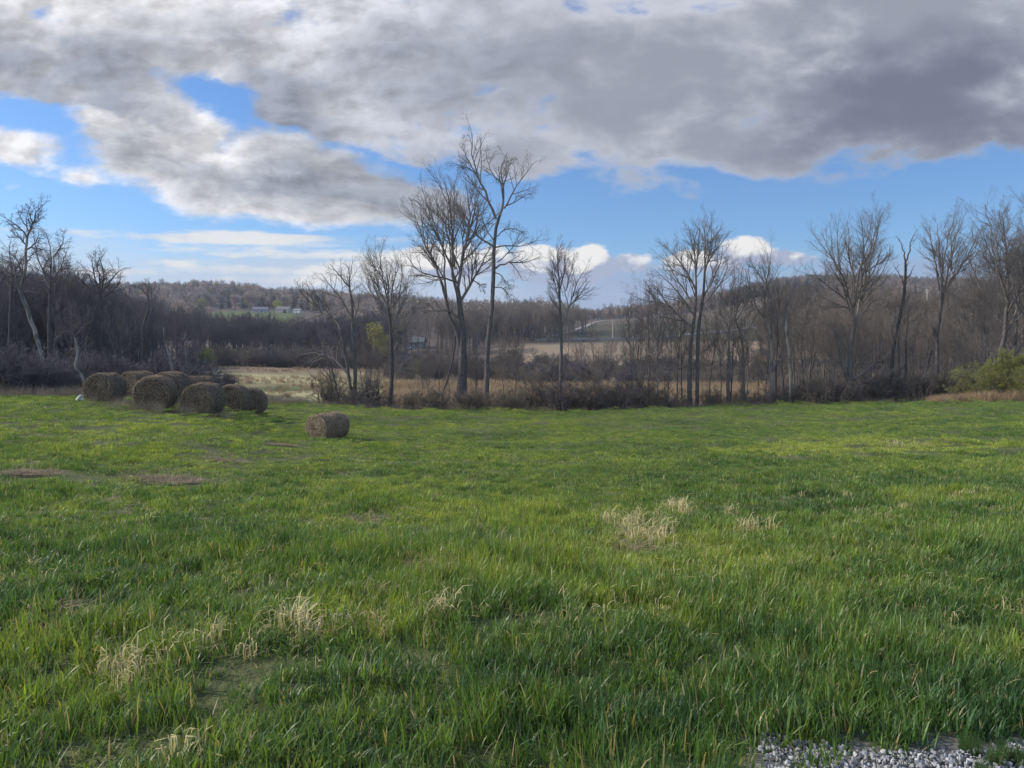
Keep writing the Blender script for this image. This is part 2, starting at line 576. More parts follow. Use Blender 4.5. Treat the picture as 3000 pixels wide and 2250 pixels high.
def grass_material():
    m, nt, b, h = new_mat('grass_blades')
    po = scaled(nt, pos_socket(nt, 'world'), (1, 1, 0))
    big = h.noise(po, 0.13, 4, 0.6, 0.4)
    med = h.noise(po, 1.2, 6, 0.66)
    f = h.m('ADD', h.m('MULTIPLY', big, 0.5), h.m('MULTIPLY', med, 0.5))
    # lighter yellow and darker green spots by world position; mid-right sunlit patch painted in
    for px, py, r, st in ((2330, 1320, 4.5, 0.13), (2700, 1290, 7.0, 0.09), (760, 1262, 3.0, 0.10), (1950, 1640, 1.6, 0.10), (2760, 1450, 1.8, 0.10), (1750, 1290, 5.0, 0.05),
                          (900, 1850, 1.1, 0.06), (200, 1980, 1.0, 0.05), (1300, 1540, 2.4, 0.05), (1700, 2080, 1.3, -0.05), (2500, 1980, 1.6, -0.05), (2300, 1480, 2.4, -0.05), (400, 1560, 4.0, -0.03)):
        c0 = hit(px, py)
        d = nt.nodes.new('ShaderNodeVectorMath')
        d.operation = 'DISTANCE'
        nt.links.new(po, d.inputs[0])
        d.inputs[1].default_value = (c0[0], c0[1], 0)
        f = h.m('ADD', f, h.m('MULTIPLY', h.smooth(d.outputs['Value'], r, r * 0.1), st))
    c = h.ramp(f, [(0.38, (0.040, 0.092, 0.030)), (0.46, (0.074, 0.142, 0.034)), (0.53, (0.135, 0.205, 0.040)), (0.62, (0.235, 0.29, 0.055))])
    tint = attr(nt, 'tint')
    c = h.mix(1.0, c, h.ramp(tint, [(0.0, (0.62, 0.68, 0.72)), (0.5, (1, 1, 1)), (0.95, (1.75, 1.6, 1.2))]), 'MULTIPLY')
    dry = attr(nt, 'dry')
    c = h.mix(h.m('GREATER_THAN', h.m('ADD', dry, h.m('MULTIPLY', h.m('SUBTRACT', med, 0.5), 0.12)), 0.93), c, (0.30, 0.25, 0.13))
    nt.links.new(c, b.inputs['Base Color'])
    b.inputs['Roughness'].default_value = 0.45
    b.inputs['Specular IOR Level'].default_value = 0.35
    tr = nt.nodes.new('ShaderNodeBsdfTranslucent')
    nt.links.new(h.mix(1.0, c, (1.35, 1.25, 0.6), 'MULTIPLY'), tr.inputs[0])
    mx = nt.nodes.new('ShaderNodeMixShader')
    mx.inputs[0].default_value = 0.4
    nt.links.new(b.outputs[0], mx.inputs[1])
    nt.links.new(tr.outputs[0], mx.inputs[2])
    nt.links.new(mx.outputs[0], nt.nodes['Material Output'].inputs[0])
    return m


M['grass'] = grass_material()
M['straw'] = leafy('straw', [(0.3, (0.36, 0.30, 0.13)), (0.7, (0.60, 0.52, 0.27))], 0.3, 3.0)
M['reed'] = leafy('reed', [(0.3, (0.22, 0.155, 0.09)), (0.7, (0.36, 0.27, 0.16))], 0.3, 0.2)
M['litter'] = leafy('grass_litter', [(0.3, (0.20, 0.145, 0.085)), (0.7, (0.32, 0.25, 0.15))], 0.2, 1.5)
M['weed'] = leafy('weed_stalk', [(0.3, (0.12, 0.10, 0.075)), (0.7, (0.22, 0.185, 0.13))], 0.2, 0.6)


# ------------------------------------------------------------------ the ground sheet
# polygons in photo columns / depth telling which land cover lies where
def smoothstep(a, b, x):
    t = np.clip((x - a) / (b - a), 0, 1)
    return t * t * (3 - 2 * t)


EDGE_C = np.array([-900, 0, 300, 600, 800, 1000, 1200, 1600, 2000, 2400, 3000, 3900], float)
EDGE_Y = np.array([44, 47, 50, 56, 68, 74, 80, 87, 87, 85, 80, 76], float)


def field_edge(X, Y):
    c = 1500 + F * np.asarray(X, float) / np.maximum(Y, 6.0)
    return np.interp(c, EDGE_C, EDGE_Y) + (vnoise(X, Y, 3.0, 77) - 0.5) * 2.5


def in_gravel(X, Y):
    """crushed stone at the near right corner"""
    e = 3.02 + 0.10 * np.sin(X * 3.1) + 0.10 * (vnoise(X, Y, 0.25, 5) - 0.5) - 0.08 * np.clip(X - 1.3, 0, 1)
    e = np.where(X < 1.0, e - (1.0 - X) * 3.5, e)
    return Y < e


def cover(X, Y):
    c = 1500 + F * X / np.maximum(Y, 6.0)
    n = fbm(X, Y, 12.0, 21)
    n2 = fbm(X, Y, 45.0, 31)
    grv = (in_gravel(X, Y - 0.12) & (Y > 1.0) & (X > 0.3))[..., None]
    base = np.zeros(X.shape + (3,))
    soil = np.array((0.075, 0.085, 0.035))
    brush = np.array((0.11, 0.085, 0.06))
    mead = np.array((0.235, 0.215, 0.115))
    green = np.array((0.10, 0.155, 0.05))
    tan = np.array((0.20, 0.155, 0.105))
    wood = np.array((0.085, 0.068, 0.058))
    hillgreen = np.array((0.060, 0.056, 0.038))
    base[:] = soil
    e = field_edge(X, Y)
    k = smoothstep(-0.5, 1.0, Y - e)[..., None]
    base = base * (1 - k) + brush * k
    # valley meadow, left of centre
    k = (smoothstep(560, 680, c) * smoothstep(112, 128, Y) * (1 - smoothstep(245, 262, Y)))[..., None]
    m_ = mead * (0.8 + 0.5 * n[..., None])
    gg = smoothstep(0.52, 0.66, fbm(X, Y, 16.0, 41))[..., None]
    m_ = m_ * (1 - gg * 0.7) + green * gg * 0.7
    m_ = m_ * (0.72 + 0.5 * smoothstep(0.35, 0.65, fbm(X, Y * 2.2, 22.0, 61))[..., None])
    tt = smoothstep(200, 235, Y)[..., None]
    m_ = m_ * (1 - tt) + tan * 0.85 * tt
    base = base * (1 - k) + m_ * k
    # brown brush band behind the meadow right of centre
    k = (smoothstep(1120, 1250, c) * smoothstep(168, 190, Y) * (1 - smoothstep(262, 275, Y)))[..., None]
    base = base * (1 - k) + brush * (0.7 + 0.5 * n[..., None]) * k
    # tan field up to the road
    k = (smoothstep(1380, 1480, c) * smoothstep(255, 275, Y) * (1 - smoothstep(405, 412, Y)))[..., None]
    base = base * (1 - k) + tan * (0.8 + 0.45 * n[..., None]) * k
    # hillside pasture beyond the road
    k = (smoothstep(1640, 1700, c + (Y - 425) * 0.1) * (1 - smoothstep(2380, 2500, c)) * smoothstep(405, 412, Y) * (1 - smoothstep(860, 900, Y)))[..., None]
    hg = hillgreen * (0.75 + 0.6 * n2[..., None])
    bt = smoothstep(560, 680, Y)[..., None]
    hg = hg * (1 - bt) + np.array((0.105, 0.085, 0.06)) * bt
    base = base * (1 - k) + hg * k
    # wood floors
    k = np.maximum((1 - smoothstep(470, 620, c)) * smoothstep(62, 80, Y), smoothstep(262, 280, Y) * (1 - smoothstep(1380, 1480, c)))
    k = np.maximum(k, smoothstep(2300, 2450, c) * smoothstep(255, 280, Y))
    k = np.maximum(k, smoothstep(880, 900, Y))[..., None]
    base = base * (1 - k) + wood * (0.8 + 0.4 * n[..., None]) * k
    base = np.where(grv, np.array((0.15, 0.145, 0.13)), base)
    # the bright lawn by the hill houses
    k = (smoothstep(600, 640, c) * (1 - smoothstep(860, 900, c)) * smoothstep(560, 600, Y) * (1 - smoothstep(735, 750, Y)))[..., None]
    base = base * (1 - k) + np.array((0.075, 0.095, 0.038)) * k
    return base


def build_ground():
    rows = np.concatenate([np.linspace(-50, 2, 14)[:-1], np.linspace(2, 50, 161)[:-1], np.linspace(50, 130, 121)[:-1], np.geomspace(130, 2400, 240)])
    cols = np.linspace(-1.15, 1.15, 361)
    Yg = np.repeat(rows[:, None], len(cols), 1)
    half = np.maximum(rows, 0) + 36
    Xg = cols[None, :] * half[:, None]
    Zg = ground(Xg, Yg)
    V = np.stack([Xg, Yg, Zg], -1).reshape(-1, 3)
    nr, nc = Xg.shape
    i = np.arange(nr - 1)[:, None] * nc + np.arange(nc - 1)[None, :]
    Q = np.stack([i, i + 1, i + nc + 1, i + nc], -1).reshape(-1, 4)
    cov = cover(Xg, Yg).reshape(-1, 3)
    m, nt, b, h = new_mat('ground_cover')
    c = attr(nt, 'cover', 'Color')
    po = pos_socket(nt, 'world')
    f = h.noise(po, 0.55, 8, 0.7)
    f2 = h.noise(po, 6.0, 4, 0.6)
    ff = h.m('ADD', h.m('MULTIPLY', f, 0.7), h.m('MULTIPLY', f2, 0.3))
    c2 = h.mix(1.0, c, h.ramp(ff, [(0.3, (0.62, 0.62, 0.62)), (0.7, (1.35, 1.32, 1.25))]), 'MULTIPLY')
    nt.links.new(c2, b.inputs['Base Color'])
    b.inputs['Roughness'].default_value = 0.95
    b.inputs['Specular IOR Level'].default_value = 0.1
    bump(nt, b, ff, 0.8, 0.3)
    o = mesh_obj('field', V, Q, m, attrs={'cover': cov}, smooth=True)
    tag(o, 'rolling green hayfield with the valley floor and hills beyond', None, None, 'structure')
    return o


build_ground()


# ------------------------------------------------------------------ scatter: one stuff object of many copies
def scatter(name, protos, pts, rot, scl, idx, label, cat):
    coll = bpy.data.collections.new(name + '_sources')
    for k, p in enumerate(protos):
        p.name = '%s_%02d' % (name + '_piece', k)
        coll.objects.link(p)
    me = bpy.data.meshes.new(name)
    n = len(pts)
    me.vertices.add(n)
    me.vertices.foreach_set('co', np.asarray(pts, np.float32).ravel())
    a = me.attributes.new('rot', 'FLOAT_VECTOR', 'POINT')
    a.data.foreach_set('vector', np.asarray(rot, np.float32).ravel())
    a = me.attributes.new('scl', 'FLOAT_VECTOR', 'POINT')
    s = np.asarray(scl, np.float32)
    if s.ndim == 1:
        s = np.repeat(s[:, None], 3, 1)
    a.data.foreach_set('vector', s.ravel())
    a = me.attributes.new('idx', 'INT', 'POINT')
    a.data.foreach_set('value', np.asarray(idx, np.int32))
    o = bpy.data.objects.new(name, me)
    COL.objects.link(o)
    ng = bpy.data.node_groups.new(name, 'GeometryNodeTree')
    ng.interface.new_socket('Geometry', in_out='INPUT', socket_type='NodeSocketGeometry')
    ng.interface.new_socket('Geometry', in_out='OUTPUT', socket_type='NodeSocketGeometry')
    N = ng.nodes
    gi, go = N.new('NodeGroupInput'), N.new('NodeGroupOutput')
    ci = N.new('GeometryNodeCollectionInfo')
    ci.inputs['Collection'].default_value = coll
    ci.inputs['Separate Children'].default_value = True
    ci.inputs['Reset Children'].default_value = True
    iop = N.new('GeometryNodeInstanceOnPoints')
    iop.inputs['Pick Instance'].default_value = True
    ng.links.new(gi.outputs[0], iop.inputs['Points'])
    ng.links.new(ci.outputs[0], iop.inputs['Instance'])
    for nm, ty, so in (('idx', 'INT', 'Instance Index'), ('rot', 'FLOAT_VECTOR', 'Rotation'), ('scl', 'FLOAT_VECTOR', 'Scale')):
        na = N.new('GeometryNodeInputNamedAttribute')
        na.data_type = ty
        na.inputs['Name'].default_value = nm
        ng.links.new(na.outputs['Attribute'], iop.inputs[so])
    ng.links.new(iop.outputs[0], go.inputs[0])
    md = o.modifiers.new('scatter', 'NODES')
    md.node_group = ng
    tag(o, label, cat, None, 'stuff')
    return o


# ------------------------------------------------------------------ grass
def blades(n, size, lmin, lmax, wid, segs, seed, lean=0.5, clump=True):
    """n curved blades over a square; returns V, Q, tint, dry"""
    g = np.random.default_rng(seed)
    if clump:
        nc = max(3, n // 22)
        cxy = (g.random((nc, 2)) - 0.5) * size
        k = g.integers(0, nc, n)
        xy = cxy[k] + g.normal(0, size * 0.035 + 0.012, (n, 2))
        hs = 0.7 + 0.6 * g.random(nc)[k]
        ta = g.random(nc)[k]
    else:
        xy = (g.random((n, 2)) - 0.5) * size
        hs = np.ones(n)
        ta = g.random(n)
    L = (lmin + (lmax - lmin) * g.random(n) ** 1.3) * hs
    az = g.random(n) * 2 * np.pi
    bend = (0.15 + lean * g.random(n) ** 1.2 * 1.8)
    start = 0.6 * g.random(n) ** 1.3
    t = np.linspace(0, 1, segs + 1)
    w = wid * (0.45 + 1.1 * g.random(n) ** 1.4)
    ang = start[:, None] + bend[:, None] * t[None, :] ** 1.4      # angle from vertical
    ds = L[:, None] / segs
    hx = np.concatenate([np.zeros((n, 1)), np.cumsum(np.sin(ang[:, :-1]) * ds, 1)], 1)
    hz = np.concatenate([np.zeros((n, 1)), np.cumsum(np.cos(ang[:, :-1]) * ds, 1)], 1)
    ca, sa = np.cos(az)[:, None], np.sin(az)[:, None]
    cx = xy[:, 0:1] + hx * ca
    cy = xy[:, 1:2] + hx * sa
    ww = w[:, None] * np.array([0.8, 1.0, 0.85, 0.55, 0.04])[np.round(t * 4).astype(int)][None, :] * 0.5
    tw = az[:, None] + np.pi / 2 + (g.random(n)[:, None] - 0.5) * 1.6 * (0.4 + t[None, :])
    dx, dy = np.cos(tw) * ww, np.sin(tw) * ww
    A = np.stack([cx - dx, cy - dy, hz - 0.01], -1)
    B = np.stack([cx + dx, cy + dy, hz - 0.01], -1)
    V = np.stack([A, B], 2).reshape(n, -1, 3)        # n, (segs+1)*2, 3
    nv = (segs + 1) * 2
    q = []
    for s in range(segs):
        q.append([2 * s, 2 * s + 1, 2 * s + 3, 2 * s + 2])
    q = np.array(q)
    Q = (np.arange(n)[:, None, None] * nv + q[None]).reshape(-1, 4)
    tint = np.clip(ta * 0.6 + g.random(n) * 0.4, 0, 1)
    dry = g.random(n)
    return V.reshape(-1, 3), Q, np.repeat(tint, nv), np.repeat(dry, nv)


def grass_proto(n, size, lmin, lmax, wid, segs, seed, lean=0.5, mat='grass'):
    V, Q, ti, dr = blades(n, size, lmin, lmax, wid, segs, seed, lean)
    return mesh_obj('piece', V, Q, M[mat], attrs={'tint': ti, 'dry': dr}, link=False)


PATCHES = [(470, 1410, 1.5, 'nearest'), (652, 1351, 1.15, 'middle'), (822, 1306, 1.05, 'far'), (90, 1389, 1.05, 'left')]
PATCH_POS = [hit(px, py) for px, py, d, _ in PATCHES]
BARE = [hit(1840, 1628)]


def build_grass():
    protos, pts, rot, scl, idx = [], [], [], [], []
    g = np.random.default_rng(11)
    zones = [  # size, count, lmin, lmax, width, segs, y0, y1, overlap
        (0.5, 1200, 0.04, 0.125, 0.0066, 4, 1.7, 7.5, 1.45),
        (0.7, 1150, 0.035, 0.095, 0.0085, 2, 7.5, 20, 1.4),
        (1.4, 1800, 0.03, 0.085, 0.0135, 2, 20, 48, 1.25),
        (3.0, 2800, 0.035, 0.095, 0.026, 1, 48, 92, 1.3)]
    for zi, (size, n, l0, l1, w, sg, y0, y1, ov) in enumerate(zones):
        base = len(protos)
        for k in range(4):
            protos.append(grass_proto(n, size * 1.15, l0, l1, w, sg, 100 * zi + k, 0.85 if zi < 2 else 0.8))
        step = size / math.sqrt(ov)
        yy = np.arange(y0, y1, step)
        X, Y = [], []
        for y in yy:
            hw = 0.72 * y + 2.5
            x = np.arange(-hw, hw, step)
            X.append(x)
            Y.append(np.full(len(x), y))
        X, Y = np.concatenate(X), np.concatenate(Y)
        X = X + (g.random(len(X)) - 0.5) * step * 0.7
        Y = Y + (g.random(len(Y)) - 0.5) * step * 0.7
        keep = (Y < field_edge(X, Y) + 0.3) & (~in_gravel(X, Y))
        for pp, (a_, b_, dd, _) in zip(PATCH_POS, PATCHES):
            keep &= ((X - pp[0]) ** 2 + (Y - pp[1]) ** 2) > (dd * 0.5 + size * 0.30) ** 2 if size < 1.5 else True
        for pp in BARE:
            keep &= ((X - pp[0]) ** 2 + ((Y - pp[1]) * 1.5) ** 2) > 0.35 ** 2
        X, Y = X[keep], Y[keep]
        if zi == 0:
            xe = np.arange(0.9, 3.6, 0.28)
            ye = 3.02 + 0.10 * np.sin(xe * 3.1) - 0.08 * np.clip(xe - 1.3, 0, 1) + 0.35
            X, Y = np.concatenate([X, xe]), np.concatenate([Y, ye])
            nx_ = 8
            X, Y = np.concatenate([X, 1.0 + 1.4 * g.random(nx_)]), np.concatenate([Y, 2.62 + 0.4 * g.random(nx_)])
        m = len(X)
        hgt = 0.58 + 1.15 * fbm(X, Y, 1.3, 55, 2) ** 1.7 * (0.5 + 1.0 * fbm(X, Y, 7.0, 65, 2)) + 0.22 * vnoise(X, Y, 0.6, 56)
        for pp, (a_, b_, dd, _) in zip(PATCH_POS, PATCHES):
            rr_ = np.hypot((X - pp[0]), (Y - pp[1] + 0.5) * 0.8)
            hgt = hgt * (0.35 + 0.65 * smoothstep(dd * 0.6, dd * 1.5, rr_))
        hgt = np.where((Y < 4.2) & (X > 0.7), np.maximum(hgt, 0.85), hgt)
        pts.append(np.stack([X, Y, ground(X, Y)], -1))
        rot.append(np.stack([(g.random(m) - .5) * .35, (g.random(m) - .5) * .35, g.random(m) * 6.283], -1))
        wx = 0.95 + 0.1 * g.random(m)
        if zi == 0:
            wx[-nx_:] = 0.12
            hgt[-nx_:] = 0.5 + 0.4 * g.random(nx_)
        scl.append(np.stack([wx] * 2 + [hgt * (0.9 + 0.2 * g.random(m))], -1))
        idx.append(base + g.integers(0, 4, m))
    scatter('grass', protos, np.concatenate(pts), np.concatenate(rot), np.concatenate(scl), np.concatenate(idx),
            'thick uneven green grass covering the sloping hayfield', 'grass')


build_grass()


def straws(n, rad, lmin, lmax, wid, seed, flat=0.0, arch=1.0):
    """loose bent dry blades around a spot"""
    g = np.random.default_rng(seed)
    segs = 4
    r = rad * np.sqrt(g.random(n))
    a = g.random(n) * 6.283
    xy = np.stack([r * np.cos(a), r * np.sin(a)], -1)
    L = lmin + (lmax - lmin) * g.random(n)
    az = g.random(n) * 6.283
    t = np.linspace(0, 1, segs + 1)
    a0 = np.where(g.random(n) < flat, 1.45, 0.25 * g.random(n))
    bd = np.where(a0 > 1, 0.1, arch * (0.6 + 1.9 * g.random(n)))
    ang = a0[:, None] + bd[:, None] * smoothstep(0.25, 0.8, t)[None, :]
    ds = L[:, None] / segs
    hx = np.concatenate([np.zeros((n, 1)), np.cumsum(np.sin(ang[:, :-1]) * ds, 1)], 1)
    hz = np.concatenate([np.zeros((n, 1)), np.cumsum(np.cos(ang[:, :-1]) * ds, 1)], 1)
    hz = np.maximum(hz, 0.004) + np.where(a0 > 1, 0.03 * g.random(n), 0)[:, None]
    cx = xy[:, 0:1] + hx * np.cos(az)[:, None]
    cy = xy[:, 1:2] + hx * np.sin(az)[:, None]
    ww = wid * 0.5 * (0.7 + 0.6 * g.random(n))[:, None] * np.array([1, 1, .9, .8, .4])[None]
    tw = az[:, None] + np.pi / 2 + (g.random(n)[:, None] - .5) * 2
    dx, dy = np.cos(tw) * ww, np.sin(tw) * ww
    V = np.stack([np.stack([cx - dx, cy - dy, hz], -1), np.stack([cx + dx, cy + dy, hz + 0.001], -1)], 2).reshape(n, -1, 3)
    q = np.array([[2 * s, 2 * s + 1, 2 * s + 3, 2 * s + 2] for s in range(segs)])
    Q = (np.arange(n)[:, None, None] * 10 + q[None]).reshape(-1, 4)
    return V.reshape(-1, 3), Q


def build_dead_grass():
    protos, pts, rot, scl, idx = [], [], [], [], []
    g = np.random.default_rng(23)
    for k in range(4):      # 0-3 dense pale tufts
        V, Q = straws(24, 0.13, 0.12, 0.36, 0.0085, 300 + k, 0.22, 1.7)
        protos.append(mesh_obj('piece', V, Q, M['straw'], link=False))
    for k in range(3):      # 4-6 sparse
        V, Q = straws(6, 0.09, 0.08, 0.20, 0.006, 310 + k, 0.45, 1.6)
        protos.append(mesh_obj('piece', V, Q, M['straw'], link=False))
    for k in range(3):      # 7-9 flattened litter
        V, Q = straws(90, 0.3, 0.10, 0.32, 0.007, 320 + k, 0.85, 1.0)
        protos.append(mesh_obj('piece', V, Q, M['litter'], link=False))

    def add(p, s, k):
        pts.append(p)
        rot.append((0, 0, g.random() * 6.28))
        scl.append((s, s, s))
        idx.append(k)
    spots = [  # photo x, y, spread in photo px, how many, size
        (1885, 1545, 75, 26, 1.0), (1880, 1575, 50, 12, 0.9), (1990, 1505, 22, 7, 1.1), (1810, 1525, 12, 3, 0.8), (2200, 1560, 32, 6, 0.9), (2140, 1505, 10, 2, 0.9),
        (870, 1865, 26, 8, 0.95), (1000, 1855, 30, 5, 0.8), (680, 1900, 60, 6, 0.6), (1110, 1870, 30, 4, 0.6), (1260, 1800, 30, 3, 0.7), (1380, 1780, 20, 2, 0.7),
        (1110, 1750, 15, 2, 0.6), (1240, 1730, 40, 5, 0.6), (1270, 1810, 14, 1, 1.0), (350, 1985, 18, 4, 0.9), (420, 2010, 40, 4, 0.6), (400, 2080, 40, 2, 0.5),
        (545, 2210, 10, 1, 0.8), (1440, 1350, 14, 3, 1.2), (1525, 1350, 10, 3, 1.1), (2610, 1305, 14, 3, 1.1), (2700, 1310, 24, 5, 0.9), (2355, 1315, 8, 2, 1.2),
        (2560, 1500, 40, 5, 0.7), (2850, 1460, 30, 5, 0.7), (2870, 1440, 12, 2, 0.9), (2430, 1440, 50, 4, 0.6), (1800, 1500, 50, 5, 0.6), (500, 1930, 40, 3, 0.7)]
    for px, py, sp, n, s in spots:
        for _ in range(n):
            p = hit(px + g.normal() * sp * 0.85, py + g.normal() * sp * 0.42)
            add(p, s * (0.5 + 0.6 * g.random()), g.integers(0, 4) if g.random() < 0.75 else g.integers(4, 7))
    for px, py, sp, n in [(1840, 1630, 26, 3), (200, 1840, 40, 2), (1350, 1560, 40, 2), (290, 1490, 30, 3), (1250, 1690, 50, 3), (1060, 1540, 30, 2), (1440, 1610, 60, 3)]:
        for _ in range(n):
            p = hit(px + g.normal() * sp * 0.6, py + g.normal() * sp * 0.3)
            p[2] += 0.03
            add(p, 0.5 + 0.4 * g.random(), g.integers(7, 10))
    # odd dead stalks everywhere
    for _ in range(4200):
        Y = 3.5 + 80 * g.random() ** 1.7
        X = (g.random() - 0.5) * 1.5 * Y
        if fbm(np.array([X]), np.array([Y]), 3.0, 8, 2)[0] < 0.55 and g.random() < 0.85:
            continue
        if Y > field_edge(np.array([X]), np.array([Y]))[0]:
            continue
        add(np.array((X, Y, gz(X, Y))), 0.45 + 0.6 * g.random(), g.integers(4, 7))
    scatter('dry_grass', protos, pts, rot, scl, idx, 'pale straw-coloured dead grass tufts and stalks among the green field', 'dry grass')


build_dead_grass()


def build_gravel():
    g = np.random.default_rng(5)
    protos = []
    cols = [plain('stone_blue', (0.19, 0.19, 0.188), 0.85, 0.4, 60), plain('stone_grey', (0.27, 0.268, 0.26), 0.85, 0.4, 60), plain('stone_pale', (0.38, 0.375, 0.36), 0.8, 0.3, 60)]
    import bmesh
    for k in range(9):
        bm = bmesh.new()
        pt = g.normal(size=(13, 3))
        pt /= np.linalg.norm(pt, axis=1)[:, None]
        pt *= np.array((1, 0.75, 0.5)) * (0.8 + 0.4 * g.random((13, 1)))
        for p in pt:
            bm.verts.new(p)
        bmesh.ops.convex_hull(bm, input=bm.verts)
        me = bpy.data.meshes.new('piece')
        bm.to_mesh(me)
        bm.free()
        me.materials.append(cols[0 if k < 4 else 1 if k < 7 else 2])
        protos.append(bpy.data.objects.new('piece', me))
    n = 42000
    X = 0.7 + 3.2 * g.random(n)
    Y = 1.6 + 1.7 * g.random(n)
    k = in_gravel(X, Y)
    X, Y = X[k], Y[k]
    n = len(X)
    s = 0.0048 + 0.0108 * g.random(n) ** 2.0
    Z = ground(X, Y) + s * 0.3 + 0.02 * g.random(n)
    o = scatter('gravel', protos, np.stack([X, Y, Z], -1), g.random((n, 3)) * 6.28, s, g.integers(0, 9, n),
                'crushed blue-grey stone spilling into the near right corner of the grass', 'gravel')


build_gravel()


# ------------------------------------------------------------------ branch growth
def resample(pts, n):
    pts = np.asarray(pts, float)
    d = np.concatenate([[0], np.cumsum(np.linalg.norm(np.diff(pts, axis=0), axis=1))])
    t = np.linspace(0, d[-1], n)
    # smooth through the points
    out = np.stack([np.interp(t, d, pts[:, k]) for k in range(3)], -1)
    for _ in range(2 if len(pts) > 3 else 0):
        out[1:-1] = 0.25 * out[:-2] + 0.5 * out[1:-1] + 0.25 * out[2:]
    return out


def norm(v):
    return v / np.maximum(np.linalg.norm(v, axis=-1, keepdims=True), 1e-9)


def grow(par, rad, k, t0, t1, ang, ratio, up, wob, n, g, rmin, gnarl=0.0, rfac=0.62, lenabs=None):
    """children of every parent polyline; par (B,N,3), rad (B,N)"""
    B, N, _ = par.shape
    t = t0 + (t1 - t0) * (np.arange(k)[None] + g.random((B, k))) / k
    fi = t * (N - 1)
    i = np.minimum(fi.astype(int), N - 2)
    f = (fi - i)[..., None]
    bi = np.arange(B)[:, None]
    start = par[bi, i] * (1 - f) + par[bi, i + 1] * f
    tan = norm(par[bi, i + 1] - par[bi, i])
    r0 = rad[bi, i] * (1 - f[..., 0]) + rad[bi, i + 1] * f[..., 0]
    L = np.linalg.norm(np.diff(par, axis=1), axis=2).sum(1)[:, None]
    if lenabs is None:
        ln = L * ratio * (1.15 - 0.65 * t) * (0.6 + 0.7 * g.random((B, k)))
    else:
        ln = lenabs * (0.6 + 0.7 * g.random((B, k)))
    ref = norm(g.normal(size=(B, k, 3)))
    perp = norm(ref - (ref * tan).sum(-1, keepdims=True) * tan)
    an = ang * (0.7 + 0.6 * g.random((B, k, 1)))
    d = norm(tan * np.cos(an) + perp * np.sin(an))
    start = start.reshape(-1, 3)
    d = d.reshape(-1, 3)
    ln = ln.reshape(-1)
    r0 = r0.reshape(-1)
    out = [start]
    p = start
    for s in range(n - 1):
        p = p + d * (ln / (n - 1))[:, None]
        out.append(p)
        d = norm(d + np.array((0, 0, up)) + g.normal(size=d.shape) * wob)
    pts = np.stack(out, 1)
    rs = np.maximum(np.minimum(r0 * rfac, ln * 0.022 + rmin), rmin)
    tp = np.linspace(1, 0.35, n)[None]
    return pts, np.maximum(rs[:, None] * tp, rmin * 0.6)


def tubes(groups):
    """groups of (pts (B,N,3), rad (B,N), sides) -> V, Q"""
    Vs, Qs, off = [], [], 0
    for pts, rad, s in groups:
        if len(pts) == 0:
            continue
        B, N, _ = pts.shape
        tan = norm(np.gradient(pts, axis=1))
        ref = np.where(np.abs(tan[:, :1, 2:3]) > 0.8, np.array((1.0, 0.13, 0)), np.array((0.0, 0.1, 1.0)))
        ref = np.repeat(ref, N, 1)
        a = norm(np.cross(tan, ref))
        b = np.cross(tan, a)
        th = np.arange(s) / s * 2 * np.pi
        ring = pts[:, :, None] + rad[:, :, None, None] * (np.cos(th)[None, None, :, None] * a[:, :, None] + np.sin(th)[None, None, :, None] * b[:, :, None])
        Vs.append(ring.reshape(-1, 3))
        base = (np.arange(B)[:, None] * N + np.arange(N - 1)[None])[..., None] * s
        k = np.arange(s)
        q = np.stack([base + k, base + (k + 1) % s, base + s + (k + 1) % s, base + s + k], -1).reshape(-1, 4) + off
        Qs.append(q)
        off += B * N * s
    return np.concatenate(Vs), np.concatenate(Qs)


def gn(pts, rad, gnarl, g):
    """kinks along a polyline"""
    n = len(pts)
    w = np.sin(np.linspace(0, np.pi, n))[:, None]
    return pts + g.normal(size=pts.shape) * gnarl * np.minimum(1, 3 * w) * 0.5


def bud_quads(ends, size, g, per=2):
    e = np.repeat(ends, per, 0)
    n = len(e)
    c = e + g.normal(size=(n, 3)) * size * 1.2
    a = norm(g.normal(size=(n, 3))) * size * (0.6 + 0.8 * g.random((n, 1)))
    b = norm(np.cross(a, g.normal(size=(n, 3)))) * size * 0.5
    V = np.stack([c - a, c - b, c + a, c + b], 1).reshape(-1, 3)
    Q = np.arange(n * 4).reshape(-1, 4)
    return V, Q


def crown_levels(L0, R0, g, p):
    """L0 list of limb polylines (n,3) of equal n; returns groups and tip points"""
    limb = np.stack(L0)
    lr = np.stack(R0)
    groups = [(limb, lr, 6)]
    cur, cr = limb, lr
    tips = None
    for lv, (k, t0, ang, ratio, up, wob) in enumerate(p['levels']):
        n = (6, 5, 4, 4)[lv]
        cur, cr = grow(cur, cr, k, t0, 0.98, ang, ratio, up, wob, n, g, p['rmin'])
        groups.append((cur, cr, 4 if lv == 0 else 3))
        tips = cur[:, -1]
    return groups, tips, cur


